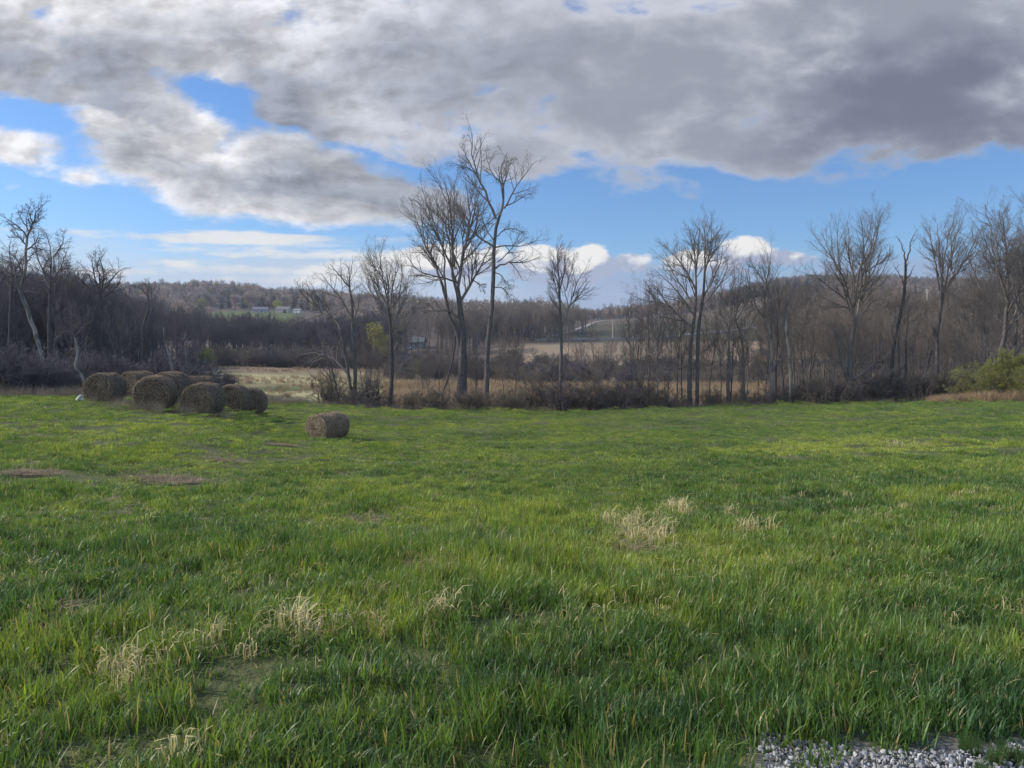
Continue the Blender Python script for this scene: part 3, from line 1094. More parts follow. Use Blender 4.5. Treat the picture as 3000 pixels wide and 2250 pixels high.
LV_FINE = [(9, 0.18, 0.70, 0.42, 0.10, 0.10), (7, 0.15, 0.72, 0.50, 0.08, 0.13), (5, 0.15, 0.75, 0.55, 0.05, 0.16)]
LV_SPARSE = [(8, 0.20, 0.74, 0.44, 0.07, 0.12), (6, 0.18, 0.8, 0.50, 0.05, 0.16), (4, 0.18, 0.8, 0.55, 0.03, 0.18)]
LV_GNARL = [(9, 0.12, 0.85, 0.46, 0.05, 0.20), (7, 0.12, 0.85, 0.50, 0.03, 0.24), (4, 0.15, 0.9, 0.52, 0.02, 0.26)]
LV_UP = [(10, 0.12, 0.60, 0.46, 0.09, 0.05), (8, 0.12, 0.66, 0.50, 0.06, 0.08), (6, 0.12, 0.66, 0.5, 0.05, 0.09)]
LV_FEW = [(5, 0.3, 0.8, 0.30, 0.05, 0.2), (3, 0.3, 0.8, 0.5, 0.0, 0.2)]


def auto_limbs(H, W, n, fork, g, upright=0.5, top=None):
    """limbs in local metres for a vase or oval crown on a stem of height H"""
    res = []
    for i in range(n):
        t = fork + (0.80 - fork) * (i / max(1, n - 1)) ** 0.9
        az = i * 2.399 + g.random() * 0.6
        hh = H * (0.80 + 0.18 * g.random()) if upright > 0.4 else H * (t + 0.25 + 0.15 * g.random())
        hh = max(hh, H * (t + 0.18))
        rr = W * 0.5 * (1.0 - 0.75 * max(0, (t - fork))) * (0.65 + 0.4 * g.random())
        if i >= n - 2:
            rr *= 0.4
        a = np.array((0, 0, t * H))
        e = np.array((math.cos(az) * rr, math.sin(az) * rr, hh))
        m1 = a + (e - a) * 0.33 + np.array((math.cos(az) * rr * 0.18, math.sin(az) * rr * 0.18, -0.05 * H * upright))
        m2 = a + (e - a) * 0.68 + np.array((math.cos(az) * rr * 0.12, math.sin(az) * rr * 0.12, -0.02 * H * upright))
        res.append(([a, m1, m2, e], t))
    return res


def finish_tree(root, trunks, groups, tips, tw, mb, mt, buds=None, g=None, extra=None):
    V, Q = tubes([(np.stack([t[0]]), np.stack([t[1]]), 9) for t in trunks])
    mesh_obj('trunk', V, Q, mb, root, smooth=True)
    V, Q = tubes(groups)
    mats, idx = [mt], np.zeros(len(Q), int)
    Qs = [Q]
    if buds:
        bV, bQ = bud_quads(tips, buds[1], g, buds[2])
        Qs = [np.concatenate([Q, bQ + len(V)])]
        V = np.concatenate([V, bV])
        mats = [mt, M[buds[0]]]
        idx = np.concatenate([idx, np.ones(len(bQ), int)])
    mesh_obj('crown', V, Qs, mt, root, mats=mats, idx=idx)


def px_tree(label, Y, trunks, limbs, lv=LV_FINE, cat='tree', mats=('bark', 'twig'), seed=0, dspread=0.55, rmin=0.0055,
            buds=None, group=None, extra_limbs=None, gnarl=0.0, sink=0.6, name='tree'):
    """a tree whose stems and limbs follow photo points, standing at depth Y.
    trunks: list of [(px, py, width_px), ...] from the foot up; limbs: list of [start_width_px, (px, py), ...]"""
    g = np.random.default_rng(1000 + seed)
    s = Y / F
    f0 = trunks[0][0]
    base = P(f0[0], f0[1], Y)
    gzz = gz(base[0], Y)
    base[2] = min(gzz, base[2])
    root = empty(name, base, label, cat, group)
    T = []
    for tr in trunks:
        pts = [P(q[0], q[1], Y) - base for q in tr]
        if tr is trunks[0] or tr[0][1] > f0[1] - 25:
            zb = gz(base[0] + pts[0][0], Y) - base[2] - 0.3
            pts = [np.array((pts[0][0], 0, zb))] + ([pts[0]] if pts[0][2] > zb + 0.5 else []) + pts[1:]
            ws = [tr[0][2] * 1.25] + ([tr[0][2]] if len(pts) == len(tr) + 1 else []) + [q[2] for q in tr[1:]]
        else:
            ws = [q[2] for q in tr]
        n = 16
        d = np.concatenate([[0], np.cumsum(np.linalg.norm(np.diff(pts, axis=0), axis=1))])
        out = resample(pts, n)
        out = gn(out, None, gnarl * 0.5, g)
        ww = np.interp(np.linspace(0, d[-1], n), d, ws) * s * 0.5
        T.append((out, ww))
    Ls, Rs = [], []
    for j, lm in enumerate(limbs):
        w0 = lm[0] * s * 0.5
        pts = np.array([P(q[0], q[1], Y) - base for q in lm[1:]])
        pts[-1] = pts[-2] + (pts[-1] - pts[-2]) * 0.84
        L = np.linalg.norm(pts[-1] - pts[0])
        dd = (g.random() - 0.5) * 2
        dd = math.copysign(0.25 + 0.75 * abs(dd), dd) * dspread * L
        fr = np.linspace(0, 1, len(pts)) ** 1.3
        # a limb that swings towards or away from the eye keeps the size it has at this distance
        pts[:, 1] += dd * fr
        o = resample(pts, 10)
        o = gn(o, None, L * 0.012 + gnarl * 0.4, g)
        Ls.append(o)
        Rs.append(np.linspace(w0, max(w0 * 0.18, rmin), 10))
    groups, tips, last = crown_levels(Ls, Rs, g, dict(levels=lv, rmin=rmin))
    if extra_limbs:
        groups.append(extra_limbs)
    finish_tree(root, T, groups, tips, None, M[mats[0]], M[mats[1]], buds, g)
    return root


def auto_tree(label, px, Y, top, width, lean=0.0, n=9, fork=0.35, tw=10, lv=LV_UP, mats=('bark', 'twig'), seed=0, upright=0.6, cat='tree',
              rmin=0.0065, buds=None, group=None, X=None, H=None, r0=None, name='tree', two=False, link_loc=None):
    """a tree grown from its size: photo column px at depth Y, top row, crown width in photo px"""
    g = np.random.default_rng(2000 + seed)
    s = Y / F
    if link_loc is None:
        base = on_ground(px, Y)
        Hh = P(px, top, Y)[2] - base[2]
    else:
        base, Hh = np.array(link_loc, float), H
    W = width * s
    root = empty(name, base, label, cat, group)
    top_pt = np.array((lean * Hh, 0, Hh * 0.93))
    pts = np.array([(0, 0, -0.3), (lean * Hh * 0.15, 0.0, Hh * 0.25), (lean * Hh * 0.5, 0.0, Hh * 0.55), top_pt])
    pts[1:3, :2] += g.normal(size=(2, 2)) * Hh * 0.018
    stem = resample(pts, 18)
    stem = gn(stem, None, Hh * 0.006, g)
    r = (tw * s * 0.5) if r0 is None else r0
    sr = r * np.interp(np.linspace(0, 1, 18), [0, 0.04, fork, 0.75, 1], [1.35, 1.0, 0.78, 0.32, 0.08])
    Ls, Rs = [], []
    for pl, t in auto_limbs(Hh, W, n, fork, g, upright):
        pl = np.array(pl)
        # shift on the leaning stem
        hz = np.clip(pl[:, 2] / (Hh * 0.93), 0, 1)
        off = np.stack([np.interp(hz, np.linspace(0, 1, 18), stem[:, 0]), np.interp(hz, np.linspace(0, 1, 18), stem[:, 1])], -1)
        pl[:, :2] += off
        o = resample(pl, 10)
        o = gn(o, None, Hh * 0.010, g)
        Ls.append(o)
        ra = float(np.interp(t, np.linspace(0, 0.93, 18), sr))
        Rs.append(np.linspace(ra * 0.62, max(ra * 0.12, rmin), 10))
    # the leader bears twigs too
    up = stem[8:]
    Ls.append(resample(up, 10))
    Rs.append(np.interp(np.linspace(8 / 17, 1, 10), np.linspace(0, 1, 18), sr) * 0.98)
    groups, tips, _ = crown_levels(Ls, Rs, g, dict(levels=lv, rmin=rmin))
    finish_tree(root, [(stem, sr)], groups, tips, None, M[mats[0]], M[mats[1]], buds, g)
    return root


# ------------------------------------------------------------------ the trees one can tell apart
def C1(x, y): return (x / 2.37, 550 + y / 2.37)                     # reading scales of photo details
def C2(x, y): return (750 + x / 3.318, 750 + y / 3.318)
def C3(x, y): return (1150 + x / 1.906, 380 + y / 1.906)
def C4(x, y): return (1750 + x / 2.552, 600 + y / 2.552)
def C5(x, y): return (2300 + x / 2.404, 560 + y / 2.404)


def tr(C, pts):
    return [(*C(x, y), w) for x, y, w in pts]


def lm(C, w, *pts):
    return [w] + [C(x, y) for x, y in pts]


def build_trees():
    # tall slender tree
    px_tree('tallest slender bare tree with a long bent trunk and high spreading crown', 92,
            [tr(C3, [(522, 1500, 17), (530, 1300, 14), (528, 1180, 13), (545, 1080, 13), (567, 980, 13), (552, 900, 12), (572, 780, 12), (560, 650, 10), (572, 520, 9), (598, 480, 8)])],
            [lm(C3, 9, (598, 480), (622, 430), (612, 300), (592, 210), (650, 75)),
             lm(C3, 9, (578, 500), (540, 420), (490, 290), (440, 190), (455, 40)),
             lm(C3, 5, (622, 440), (680, 360), (720, 270), (820, 180)),
             lm(C3, 4, (625, 430), (690, 400), (750, 350), (800, 335)),
             lm(C3, 4, (610, 300), (560, 250), (520, 150), (520, 90)),
             lm(C3, 4, (615, 330), (650, 200), (700, 150)),
             lm(C3, 6, (562, 650), (500, 610), (430, 570), (415, 480), (380, 430)),
             lm(C3, 4, (490, 290), (430, 200), (380, 200), (310, 150)),
             lm(C3, 4, (470, 250), (400, 130), (370, 90)),
             lm(C3, 6, (575, 775), (610, 740), (680, 740), (760, 740), (830, 700)),
             lm(C3, 5, (566, 660), (620, 640), (700, 650), (780, 620), (840, 600)),
             lm(C3, 4, (585, 740), (650, 690), (700, 600), (730, 520)),
             lm(C3, 4, (570, 600), (620, 560), (680, 540), (740, 570)),
             lm(C3, 3.5, (572, 880), (620, 880), (655, 940), (680, 960)),
             lm(C3, 3.5, (575, 800), (610, 810), (640, 860), (660, 900)),
             lm(C3, 4, (566, 620), (520, 560), (500, 460), (470, 400))],
            LV_SPARSE, seed=1, buds=('bud', 0.055, 1), gnarl=0.12)
    # multi-stemmed beside it
    px_tree('stout many-stemmed bare tree with dense crown and hooked dead limb beside the tallest tree', 95,
            [tr(C3, [(388, 1490, 33), (390, 1400, 28), (392, 1300, 24), (396, 1200, 21), (388, 1080, 18), (372, 960, 16), (362, 880, 13)]),
             tr(C3, [(378, 1230, 13), (360, 1120, 10), (318, 1050, 9), (300, 950, 9), (272, 850, 8)])],
            [lm(C3, 11, (372, 950), (345, 860), (340, 760), (345, 600), (350, 500), (310, 330)),
             lm(C3, 11, (365, 880), (385, 760), (405, 640), (430, 520), (425, 400), (395, 250)),
             lm(C3, 10, (376, 960), (420, 880), (470, 800), (520, 680), (545, 620)),
             lm(C3, 8, (272, 850), (240, 740), (180, 640), (130, 520), (100, 410)),
             lm(C3, 8, (300, 930), (290, 800), (270, 620), (262, 470), (250, 330)),
             lm(C3, 7, (360, 860), (310, 740), (280, 620), (210, 480), (185, 350)),
             lm(C3, 6, (350, 850), (290, 825), (200, 820), (140, 790), (85, 690)),
             lm(C3, 6, (350, 780), (325, 640), (320, 480), (340, 330), (380, 240)),
             lm(C3, 6, (385, 760), (400, 580), (385, 430), (350, 300)),
             lm(C3, 6, (415, 600), (450, 500), (460, 400), (440, 290)),
             lm(C3, 6, (400, 680), (450, 590), (480, 480), (470, 370)),
             lm(C3, 5, (250, 780), (200, 700), (140, 640), (95, 600)),
             lm(C3, 5, (265, 620), (220, 540), (180, 440), (120, 400)),
             lm(C3, 5, (440, 850), (450, 770), (440, 680), (460, 620)),
             lm(C3, 4, (450, 840), (490, 870), (520, 910)),
             lm(C3, 7, (372, 1050), (330, 1015), (290, 1003), (230, 1025), (190, 1010), (180, 993), (186, 1035))],
            LV_UP, seed=2, rmin=0.007, gnarl=0.08)
    # dead stem hanging beside it
    px_tree('thin crooked dark stem leaning beside the foot of the many-stemmed tree', 92,
            [tr(C3, [(272, 1500, 6), (320, 1360, 5), (345, 1240, 5), (352, 1150, 4)])], [lm(C3, 3, (345, 1240), (352, 1180), (346, 1110))], LV_FEW, seed=3, mats=('bark_dark', 'twig_dark'), gnarl=0.15)
    # two-stemmed wide tree left of centre
    px_tree('two-stemmed bare tree with long limbs sweeping left, right of the lone bale', 82,
            [tr(C2, [(955, 1450, 15), (925, 1300, 10), (903, 1190, 9), (880, 1000, 9), (852, 850, 8), (822, 720, 7)]),
             tr(C2, [(958, 1440, 13), (965, 1200, 11), (962, 950, 11), (938, 720, 9), (938, 520, 8)])],
            [lm(C2, 7, (822, 720), (770, 610), (640, 560), (500, 440), (400, 370), (280, 310)),
             lm(C2, 7, (938, 520), (932, 340), (885, 240), (800, 170), (735, 70)),
             lm(C2, 6, (936, 540), (930, 380), (925, 250), (975, 30)),
             lm(C2, 6, (940, 600), (840, 430), (720, 250), (665, 170)),
             lm(C2, 6, (850, 840), (780, 650), (650, 420), (590, 240)),
             lm(C2, 5, (935, 700), (990, 540), (1030, 420), (1080, 330)),
             lm(C2, 5, (520, 450), (440, 350), (400, 230)),
             lm(C2, 5, (640, 560), (560, 430), (500, 320)),
             lm(C2, 4, (740, 600), (690, 480), (600, 400)),
             lm(C2, 7, (885, 1140), (820, 1050), (760, 1010), (620, 950), (520, 940), (300, 970)),
             lm(C2, 5, (700, 980), (640, 960), (560, 1010), (470, 1060)),
             lm(C2, 5, (880, 1000), (800, 830), (670, 700))],
            LV_SPARSE, seed=4, gnarl=0.06)
    px_tree('slim upright bare tree with a dense broom-like crown, left of the stout many-stemmed tree', 82,
            [tr(C2, [(1300, 1455, 12), (1318, 1300, 10), (1322, 1150, 11), (1322, 950, 10), (1310, 700, 8), (1290, 500, 7)])],
            [lm(C2, 6, (1290, 500), (1270, 380), (1240, 200), (1230, 0), (1225, -90)),
             lm(C2, 6, (1310, 620), (1300, 420), (1330, 200), (1320, -60)),
             lm(C2, 5, (1312, 640), (1220, 460), (1150, 280), (1080, 60)),
             lm(C2, 5, (1290, 500), (1200, 360), (1120, 140), (1100, -20)),
             lm(C2, 5, (1312, 660), (1360, 440), (1420, 240), (1400, 20)),
             lm(C2, 5, (1318, 720), (1400, 520), (1470, 380), (1500, 160)),
             lm(C2, 4, (1240, 480), (1120, 370), (1050, 250), (1030, 120)),
             lm(C2, 4, (1320, 800), (1420, 640), (1480, 520), (1560, 350)),
             lm(C2, 4, (1290, 450), (1290, 250), (1280, 30)),
             lm(C2, 5, (1322, 1000), (1260, 950), (1200, 900)),
             lm(C2, 4, (1325, 1110), (1430, 1095), (1560, 1095), (1590, 1010)),
             lm(C2, 4, (1330, 960), (1400, 800), (1390, 560))],
            LV_UP, seed=5, mats=('bark_dark', 'twig'), buds=('yellow_leaf', 0.035, 1))
    for k, (x0, y0, x1, y1, w) in enumerate([(812, 1445, 720, 1020, 6), (740, 1420, 700, 1050, 3)]):
        px_tree(['crooked young tree stem at the left foot of the two-stemmed tree', 'thinnest twisted sapling left of the two-stemmed tree'][k], 80,
                [tr(C2, [(x0, y0, w), ((x0 + x1) / 2 + 12, (y0 + y1) / 2, w * .8), (x1, y1, w * .6)])],
                [lm(C2, w * .6, (x1, y1), (x1 - 30, y1 - 90), (x1 - 10, y1 - 180)), lm(C2, w * .5, ((x0 + x1) / 2, (y0 + y1) / 2), (x1 - 80, y1 + 60), (x1 - 130, y1 - 20))],
                LV_FEW, seed=20 + k, gnarl=0.15, mats=('bark_dark', 'twig_dark'))
    # open tree right of the tall one
    px_tree('slender bare tree with a narrow open crown in front of the white cumulus cloud', 94,
            [tr(C3, [(940, 1570, 12), (938, 1400, 10), (945, 1200, 9), (938, 1080, 9), (935, 1000, 7), (932, 880, 6)])],
            [lm(C3, 6, (932, 880), (925, 780), (925, 700), (920, 610)),
             lm(C3, 6, (955, 1085), (1000, 960), (1035, 860), (1085, 760)),
             lm(C3, 4, (933, 900), (960, 780), (965, 640)),
             lm(C3, 4, (935, 960), (900, 850), (875, 740)),
             lm(C3, 4, (933, 900), (900, 780), (895, 690)),
             lm(C3, 4, (940, 1020), (890, 950), (870, 880)),
             lm(C3, 4, (985, 990), (1040, 930), (1090, 850)),
             lm(C3, 4, (965, 900), (1000, 790), (1020, 680)),
             lm(C3, 3, (948, 1100), (920, 1050), (880, 1020))],
            LV_UP, seed=6, mats=('bark', 'twig'))
    # big spreading tree
    px_tree('wide twin-trunked bare tree with a fan crown and a long low left limb', 92,
            [tr(C4, [(690, 1500, 15), (688, 1300, 13), (692, 1150, 11), (706, 960, 10), (725, 860, 10), (738, 700, 7)]),
             tr(C4, [(745, 1490, 12), (748, 1250, 10), (752, 950, 11), (765, 840, 9), (795, 690, 8), (803, 500, 6)])],
            [lm(C4, 7, (738, 700), (735, 560), (690, 350), (620, 160)),
             lm(C4, 6, (803, 500), (800, 300), (790, 180), (820, 80)),
             lm(C4, 6, (800, 520), (850, 340), (880, 200), (865, 90)),
             lm(C4, 6, (736, 640), (650, 450), (560, 340), (500, 250)),
             lm(C4, 6, (735, 540), (740, 350), (740, 150)),
             lm(C4, 6, (795, 690), (870, 560), (950, 420), (980, 260)),
             lm(C4, 5, (800, 480), (900, 330), (940, 150)),
             lm(C4, 5, (780, 760), (900, 640), (1000, 500), (1040, 330)),
             lm(C4, 7, (712, 920), (610, 830), (550, 740), (430, 720), (280, 690)),
             lm(C4, 5, (725, 830), (620, 680), (480, 540), (400, 480)),
             lm(C4, 5, (730, 760), (600, 560), (540, 420), (500, 330)),
             lm(C4, 4, (430, 720), (380, 620), (350, 580)),
             lm(C4, 4, (520, 735), (440, 600), (380, 540)),
             lm(C4, 5, (690, 1200), (600, 1230), (530, 1250), (430, 1180), (330, 1130)),
             lm(C4, 4, (755, 1130), (850, 1040), (940, 1010)),
             lm(C4, 4, (735, 700), (680, 560), (600, 470), (570, 300))],
            LV_UP, seed=7)
    # four slim trees
    E = [('slim dark-trunked bare tree, first right of the wide fan-crowned tree', (985, 1505, 14), [(975, 1350, 10), (982, 1150, 8), (985, 900, 5)], 400, 200, 8),
         ('slim bare tree with forked stem, second right of the wide fan-crowned tree', (1095, 1490, 10), [(1090, 1250, 8), (1085, 1000, 6), (1030, 860, 5)], 440, 170, 8)]
    for k, (lab, b, mids, top, wd, n) in enumerate(E):
        x, y = mids[-1][:2]
        px_tree(lab, 90, [tr(C4, [b] + mids)],
                [lm(C4, 4.5, (x, y), (x + 10, (y + top) / 2), (x + 20, top)), lm(C4, 4, (x, y + 60), (x - 80, y - 120), (x - 60, top + 120)),
                 lm(C4, 4, (x, y + 20), (x + 90, y - 150), (x + 70, top + 60)), lm(C4, 4, (mids[1][0], mids[1][1]), (mids[1][0] + 90, mids[1][1] - 180), (mids[1][0] + 150, mids[1][1] - 290)),
                 lm(C4, 4, (mids[0][0], mids[0][1] - 60), (mids[0][0] - 70, mids[0][1] - 260), (mids[0][0] - 140, mids[0][1] - 380)),
                 lm(C4, 3.5, (mids[0][0], mids[0][1] + 20), (mids[0][0] + 50, mids[0][1] - 120), (mids[0][0] + 70, mids[0][1] - 330))],
                LV_SPARSE, seed=30 + k, mats=('bark', 'twig'), gnarl=0.05)
    px_tree('slim bare tree with a pale crooked upper limb and tall narrow crown', 90,
            [tr(C4, [(1312, 1470, 9), (1300, 1250, 8), (1305, 1100, 8), (1300, 960, 7), (1250, 850, 6)])],
            [lm(C4, 5, (1250, 850), (1190, 760), (1160, 640), (1120, 440)), lm(C4, 5, (1250, 850), (1235, 650), (1240, 500), (1225, 330)),
             lm(C4, 4, (1240, 650), (1290, 520), (1310, 380)), lm(C4, 4, (1302, 1000), (1310, 800), (1300, 560), (1340, 430)),
             lm(C4, 4, (1305, 1180), (1240, 1060), (1200, 960)), lm(C4, 4, (1305, 1240), (1380, 1130), (1430, 1040)), lm(C4, 3.5, (1236, 560), (1180, 460), (1150, 380))],
            LV_UP, seed=33, mats=('bark_pale', 'twig'))
    px_tree('slim grey tree with a gently curved pale trunk, rightmost of the four slim trees', 88,
            [tr(C4, [(1437, 1490, 8), (1445, 1300, 7), (1432, 1080, 7), (1412, 950, 6), (1412, 850, 5)])],
            [lm(C4, 4, (1412, 850), (1400, 700), (1380, 560)), lm(C4, 4, (1432, 1070), (1490, 1000), (1530, 930)), lm(C4, 3.5, (1415, 950), (1370, 880), (1350, 760)),
             lm(C4, 3.5, (1412, 860), (1440, 700), (1420, 480)), lm(C4, 3, (1440, 1250), (1400, 1130), (1380, 1080))],
            LV_SPARSE, seed=34, mats=('bark_pale', 'twig'))
    # large right tree
    px_tree('broad bare tree with a thick foot, wide fan crown and low curving limbs', 88,
            [tr(C5, [(462, 1495, 26), (458, 1400, 20), (455, 1200, 14), (468, 1050, 12), (488, 940, 12)]),
             tr(C5, [(445, 1340, 10), (400, 1220, 8), (370, 1080, 7), (350, 980, 6)])],
            [lm(C5, 8, (488, 940), (440, 780), (390, 650), (300, 570), (120, 380)),
             lm(C5, 8, (478, 920), (476, 760), (475, 600), (490, 420), (500, 250)),
             lm(C5, 8, (490, 940), (540, 820), (552, 640), (620, 480), (700, 350), (760, 180)),
             lm(C5, 6, (500, 920), (620, 790), (700, 720), (810, 590)),
             lm(C5, 6, (470, 870), (400, 700), (330, 520), (280, 230)),
             lm(C5, 6, (540, 800), (540, 600), (560, 400), (570, 160)),
             lm(C5, 6, (545, 760), (610, 600), (640, 400), (680, 200)),
             lm(C5, 5, (440, 780), (360, 700), (220, 600), (120, 560)),
             lm(C5, 5, (480, 600), (430, 440), (410, 250)),
             lm(C5, 5, (460, 830), (380, 800), (280, 740), (170, 700)),
             lm(C5, 5, (580, 560), (700, 490), (800, 400)),
             lm(C5, 5, (430, 640), (360, 450), (340, 230)),
             lm(C5, 5, (552, 700), (520, 500), (620, 300), (640, 170)),
             lm(C5, 5, (455, 1150), (440, 1080), (410, 1010), (330, 920)),
             lm(C5, 7, (470, 1330), (560, 1280), (640, 1230), (690, 1170), (770, 1090)),
             lm(C5, 7, (475, 1420), (530, 1350), (630, 1355), (700, 1290), (740, 1200)),
             lm(C5, 5, (440, 1240), (370, 1215), (300, 1190), (180, 1180)),
             lm(C5, 4, (465, 1240), (560, 1190), (650, 1150))],
            LV_UP, seed=8, mats=('bark', 'twig'))
    px_tree('twisted half-dead tree with few short branches, right of the broad tree', 88,
            [tr(C5, [(765, 1495, 14), (755, 1400, 10), (750, 1180, 10), (770, 1040, 10), (800, 920, 10), (835, 790, 9), (852, 660, 8), (848, 500, 6)])],
            [lm(C5, 5, (848, 500), (845, 420), (820, 350), (800, 300)), lm(C5, 5, (848, 500), (870, 420), (862, 350), (900, 265)), lm(C5, 4, (850, 560), (880, 480)),
             lm(C5, 4, (835, 800), (870, 720), (940, 715)), lm(C5, 4, (852, 680), (800, 560), (790, 480)), lm(C5, 4, (852, 620), (880, 580), (900, 510)),
             lm(C5, 4, (765, 1080), (740, 960), (770, 740))],
            LV_FEW, seed=9, mats=('bark_dark', 'twig_dark'), gnarl=0.14)
    for k, (lab, tp, lms) in enumerate([
            ('thin dark sapling forking into curved stems beside the twisted half-dead tree', [(845, 1485, 7), (852, 1250, 6), (848, 1050, 4)], [[(848, 1050), (845, 850), (850, 700)], [(852, 1200), (890, 1060), (915, 950)], [(852, 1300), (810, 1120), (800, 1000)]]),
            ('thin grey sapling between the twisted half-dead tree and its forked neighbour', [(802, 1485, 7), (805, 1250, 6), (800, 1050, 4)], [[(800, 1050), (790, 900), (800, 780)], [(805, 1150), (770, 1040), (760, 960)]])]):
        px_tree(lab, 87 + k, [tr(C5, tp)], [lm(C5, 3.5, *q) for q in lms], LV_SPARSE, seed=40 + k, mats=(('bark_dark', 'twig_dark'), ('bark', 'twig'))[k])
    px_tree('pale leaning broken trunk in the brush left of the narrow tree', 90, [tr(C5, [(958, 1390, 9), (1000, 1240, 8), (1030, 1120, 6)])],
            [lm(C5, 3, (1030, 1120), (1045, 1060), (1040, 1000)), lm(C5, 3, (1000, 1240), (940, 1230), (900, 1250))], LV_FEW, seed=42, mats=('bark_dead', 'twig'))
    px_tree('narrow bare tree with long straight rising limbs near the right edge', 88,
            [tr(C5, [(1067, 1475, 12), (1070, 1300, 11), (1072, 1150, 10), (1068, 1020, 9), (1092, 860, 8)])],
            [lm(C5, 6, (1092, 860), (1080, 640), (1080, 400), (1097, 130)), lm(C5, 6, (1092, 860), (1110, 650), (1150, 400), (1165, 170)),
             lm(C5, 6, (1095, 850), (1150, 660), (1200, 470), (1290, 230)), lm(C5, 5, (1085, 700), (1060, 560), (1010, 400)),
             lm(C5, 5, (1083, 600), (1050, 400), (1055, 210)), lm(C5, 5, (1115, 640), (1100, 400), (1130, 180)), lm(C5, 5, (1140, 680), (1230, 520), (1260, 420), (1270, 260)),
             lm(C5, 5, (1170, 560), (1200, 350), (1215, 220)), lm(C5, 4, (1068, 1080), (1030, 1000), (1010, 930)), lm(C5, 4, (1070, 1150), (1000, 1010))],
            LV_UP, seed=10, mats=('bark', 'twig'))
    # the crowns at the right edge
    auto_tree('large bare tree with a dense fan crown behind the right-edge green bush', 2925, 92, 590, 230, n=13, fork=0.34, tw=18, seed=1, lv=LV_UP)
    auto_tree('bare tree at the far right edge, its crown cut by the picture', 3040, 86, 640, 240, n=12, fork=0.25, tw=15, seed=2, lv=LV_UP)
    auto_tree('low-branched bare tree between the narrow tree and the dense fan crown', 2850, 100, 740, 150, n=10, fork=0.25, tw=10, seed=3, lv=LV_UP)

    auto_tree('bare tree with dense ascending twigs between the two crowns at the right edge', 2975, 97, 700, 190, n=12, fork=0.28, tw=12, seed=4, lv=LV_UP)
    auto_tree('smaller bare tree filling the gap below the dense fan crown', 2880, 84, 800, 150, n=12, fork=0.2, tw=8, seed=5, lv=LV_UP)
    # left side
    px_tree('leaning sycamore with mottled pale trunk at the left edge', 62,
            [tr(C1, [(302, 1290, 12), (296, 1180, 10), (258, 1050, 11), (212, 900, 11), (168, 795, 11), (145, 730, 9)]),
             tr(C1, [(145, 735, 9), (155, 660, 7), (180, 560, 8), (180, 440, 7), (190, 340, 6)])],
            [lm(C1, 6, (190, 340), (225, 240), (235, 150), (300, 80)),
             lm(C1, 5, (188, 350), (150, 280), (90, 230), (40, 200)),
             lm(C1, 5, (186, 400), (120, 340), (60, 260)),
             lm(C1, 4, (225, 240), (180, 160), (170, 90)), lm(C1, 4, (190, 330), (240, 260), (310, 240)), lm(C1, 4, (200, 300), (120, 200), (100, 130)),
             lm(C1, 5, (182, 430), (240, 410), (290, 370), (330, 280)),
             lm(C1, 5, (142, 735), (100, 640), (60, 520), (20, 430)),
             lm(C1, 5, (165, 620), (130, 500), (60, 420)),
             lm(C1, 4, (180, 520), (240, 440), (300, 420)),
             lm(C1, 4, (160, 640), (210, 600), (260, 590)),
             lm(C1, 5, (148, 745), (190, 718), (250, 728), (330, 740))],
            LV_GNARL, seed=11, mats=('bark_pale', 'twig_dark'), gnarl=0.08, rmin=0.008)
    px_tree('pale bare dead limb reaching out left from beside the leaning sycamore', 63, [tr(C1, [(165, 860, 5), (160, 840, 5), (100, 828, 4), (0, 832, 3)])],
            [lm(C1, 3, (60, 828), (20, 815), (-10, 800))], LV_FEW, seed=12, mats=('bark_dead', 'bark_dead')) if False else None
    px_tree('bare tree with a rounded twiggy crown right of the leaning sycamore', 78,
            [tr(C1, [(345, 1240, 10), (340, 1000, 8), (345, 800, 8), (350, 640, 6)])],
            [lm(C1, 5, (350, 640), (300, 560), (290, 450), (300, 300)), lm(C1, 5, (350, 640), (370, 520), (385, 400), (360, 290)), lm(C1, 5, (348, 650), (420, 560), (440, 440), (460, 400)),
             lm(C1, 4, (345, 700), (280, 600), (250, 480)), lm(C1, 4, (375, 480), (420, 380), (400, 270)), lm(C1, 4, (345, 720), (430, 600), (460, 520))],
            LV_GNARL, seed=13, mats=('bark_dark', 'twig_dark'), rmin=0.008)
    px_tree('dark bare tree standing behind the sycamore at the left edge', 80,
            [tr(C1, [(60, 1240, 10), (70, 1000, 9), (75, 800, 8), (80, 650, 6)])],
            [lm(C1, 5, (80, 650), (60, 520), (20, 400), (10, 330)), lm(C1, 5, (80, 650), (95, 540), (110, 440)), lm(C1, 4, (78, 700), (20, 560), (-40, 460)), lm(C1, 4, (78, 700), (110, 600), (140, 500))],
            LV_GNARL, seed=14, mats=('bark_dark', 'twig_dark'), rmin=0.008)
    auto_tree('dark bare tree with a round gnarled crown touching the leaning sycamore', 165, 92, 715, 110, n=10, fork=0.45, tw=9, seed=11, lv=LV_GNARL, mats=('bark_dark', 'twig_dark'), rmin=0.008)
    auto_tree('dark bare tree with a low gnarled crown at the very left edge', 15, 96, 730, 120, n=10, fork=0.45, tw=9, seed=12, lv=LV_GNARL, mats=('bark_dark', 'twig_dark'), rmin=0.008)
    auto_tree('low gnarled dark tree between the sycamore group and the tangled-crowned tree', 215, 100, 770, 90, n=9, fork=0.5, tw=8, seed=13, lv=LV_GNARL, mats=('bark_dark', 'twig_dark'), rmin=0.008)
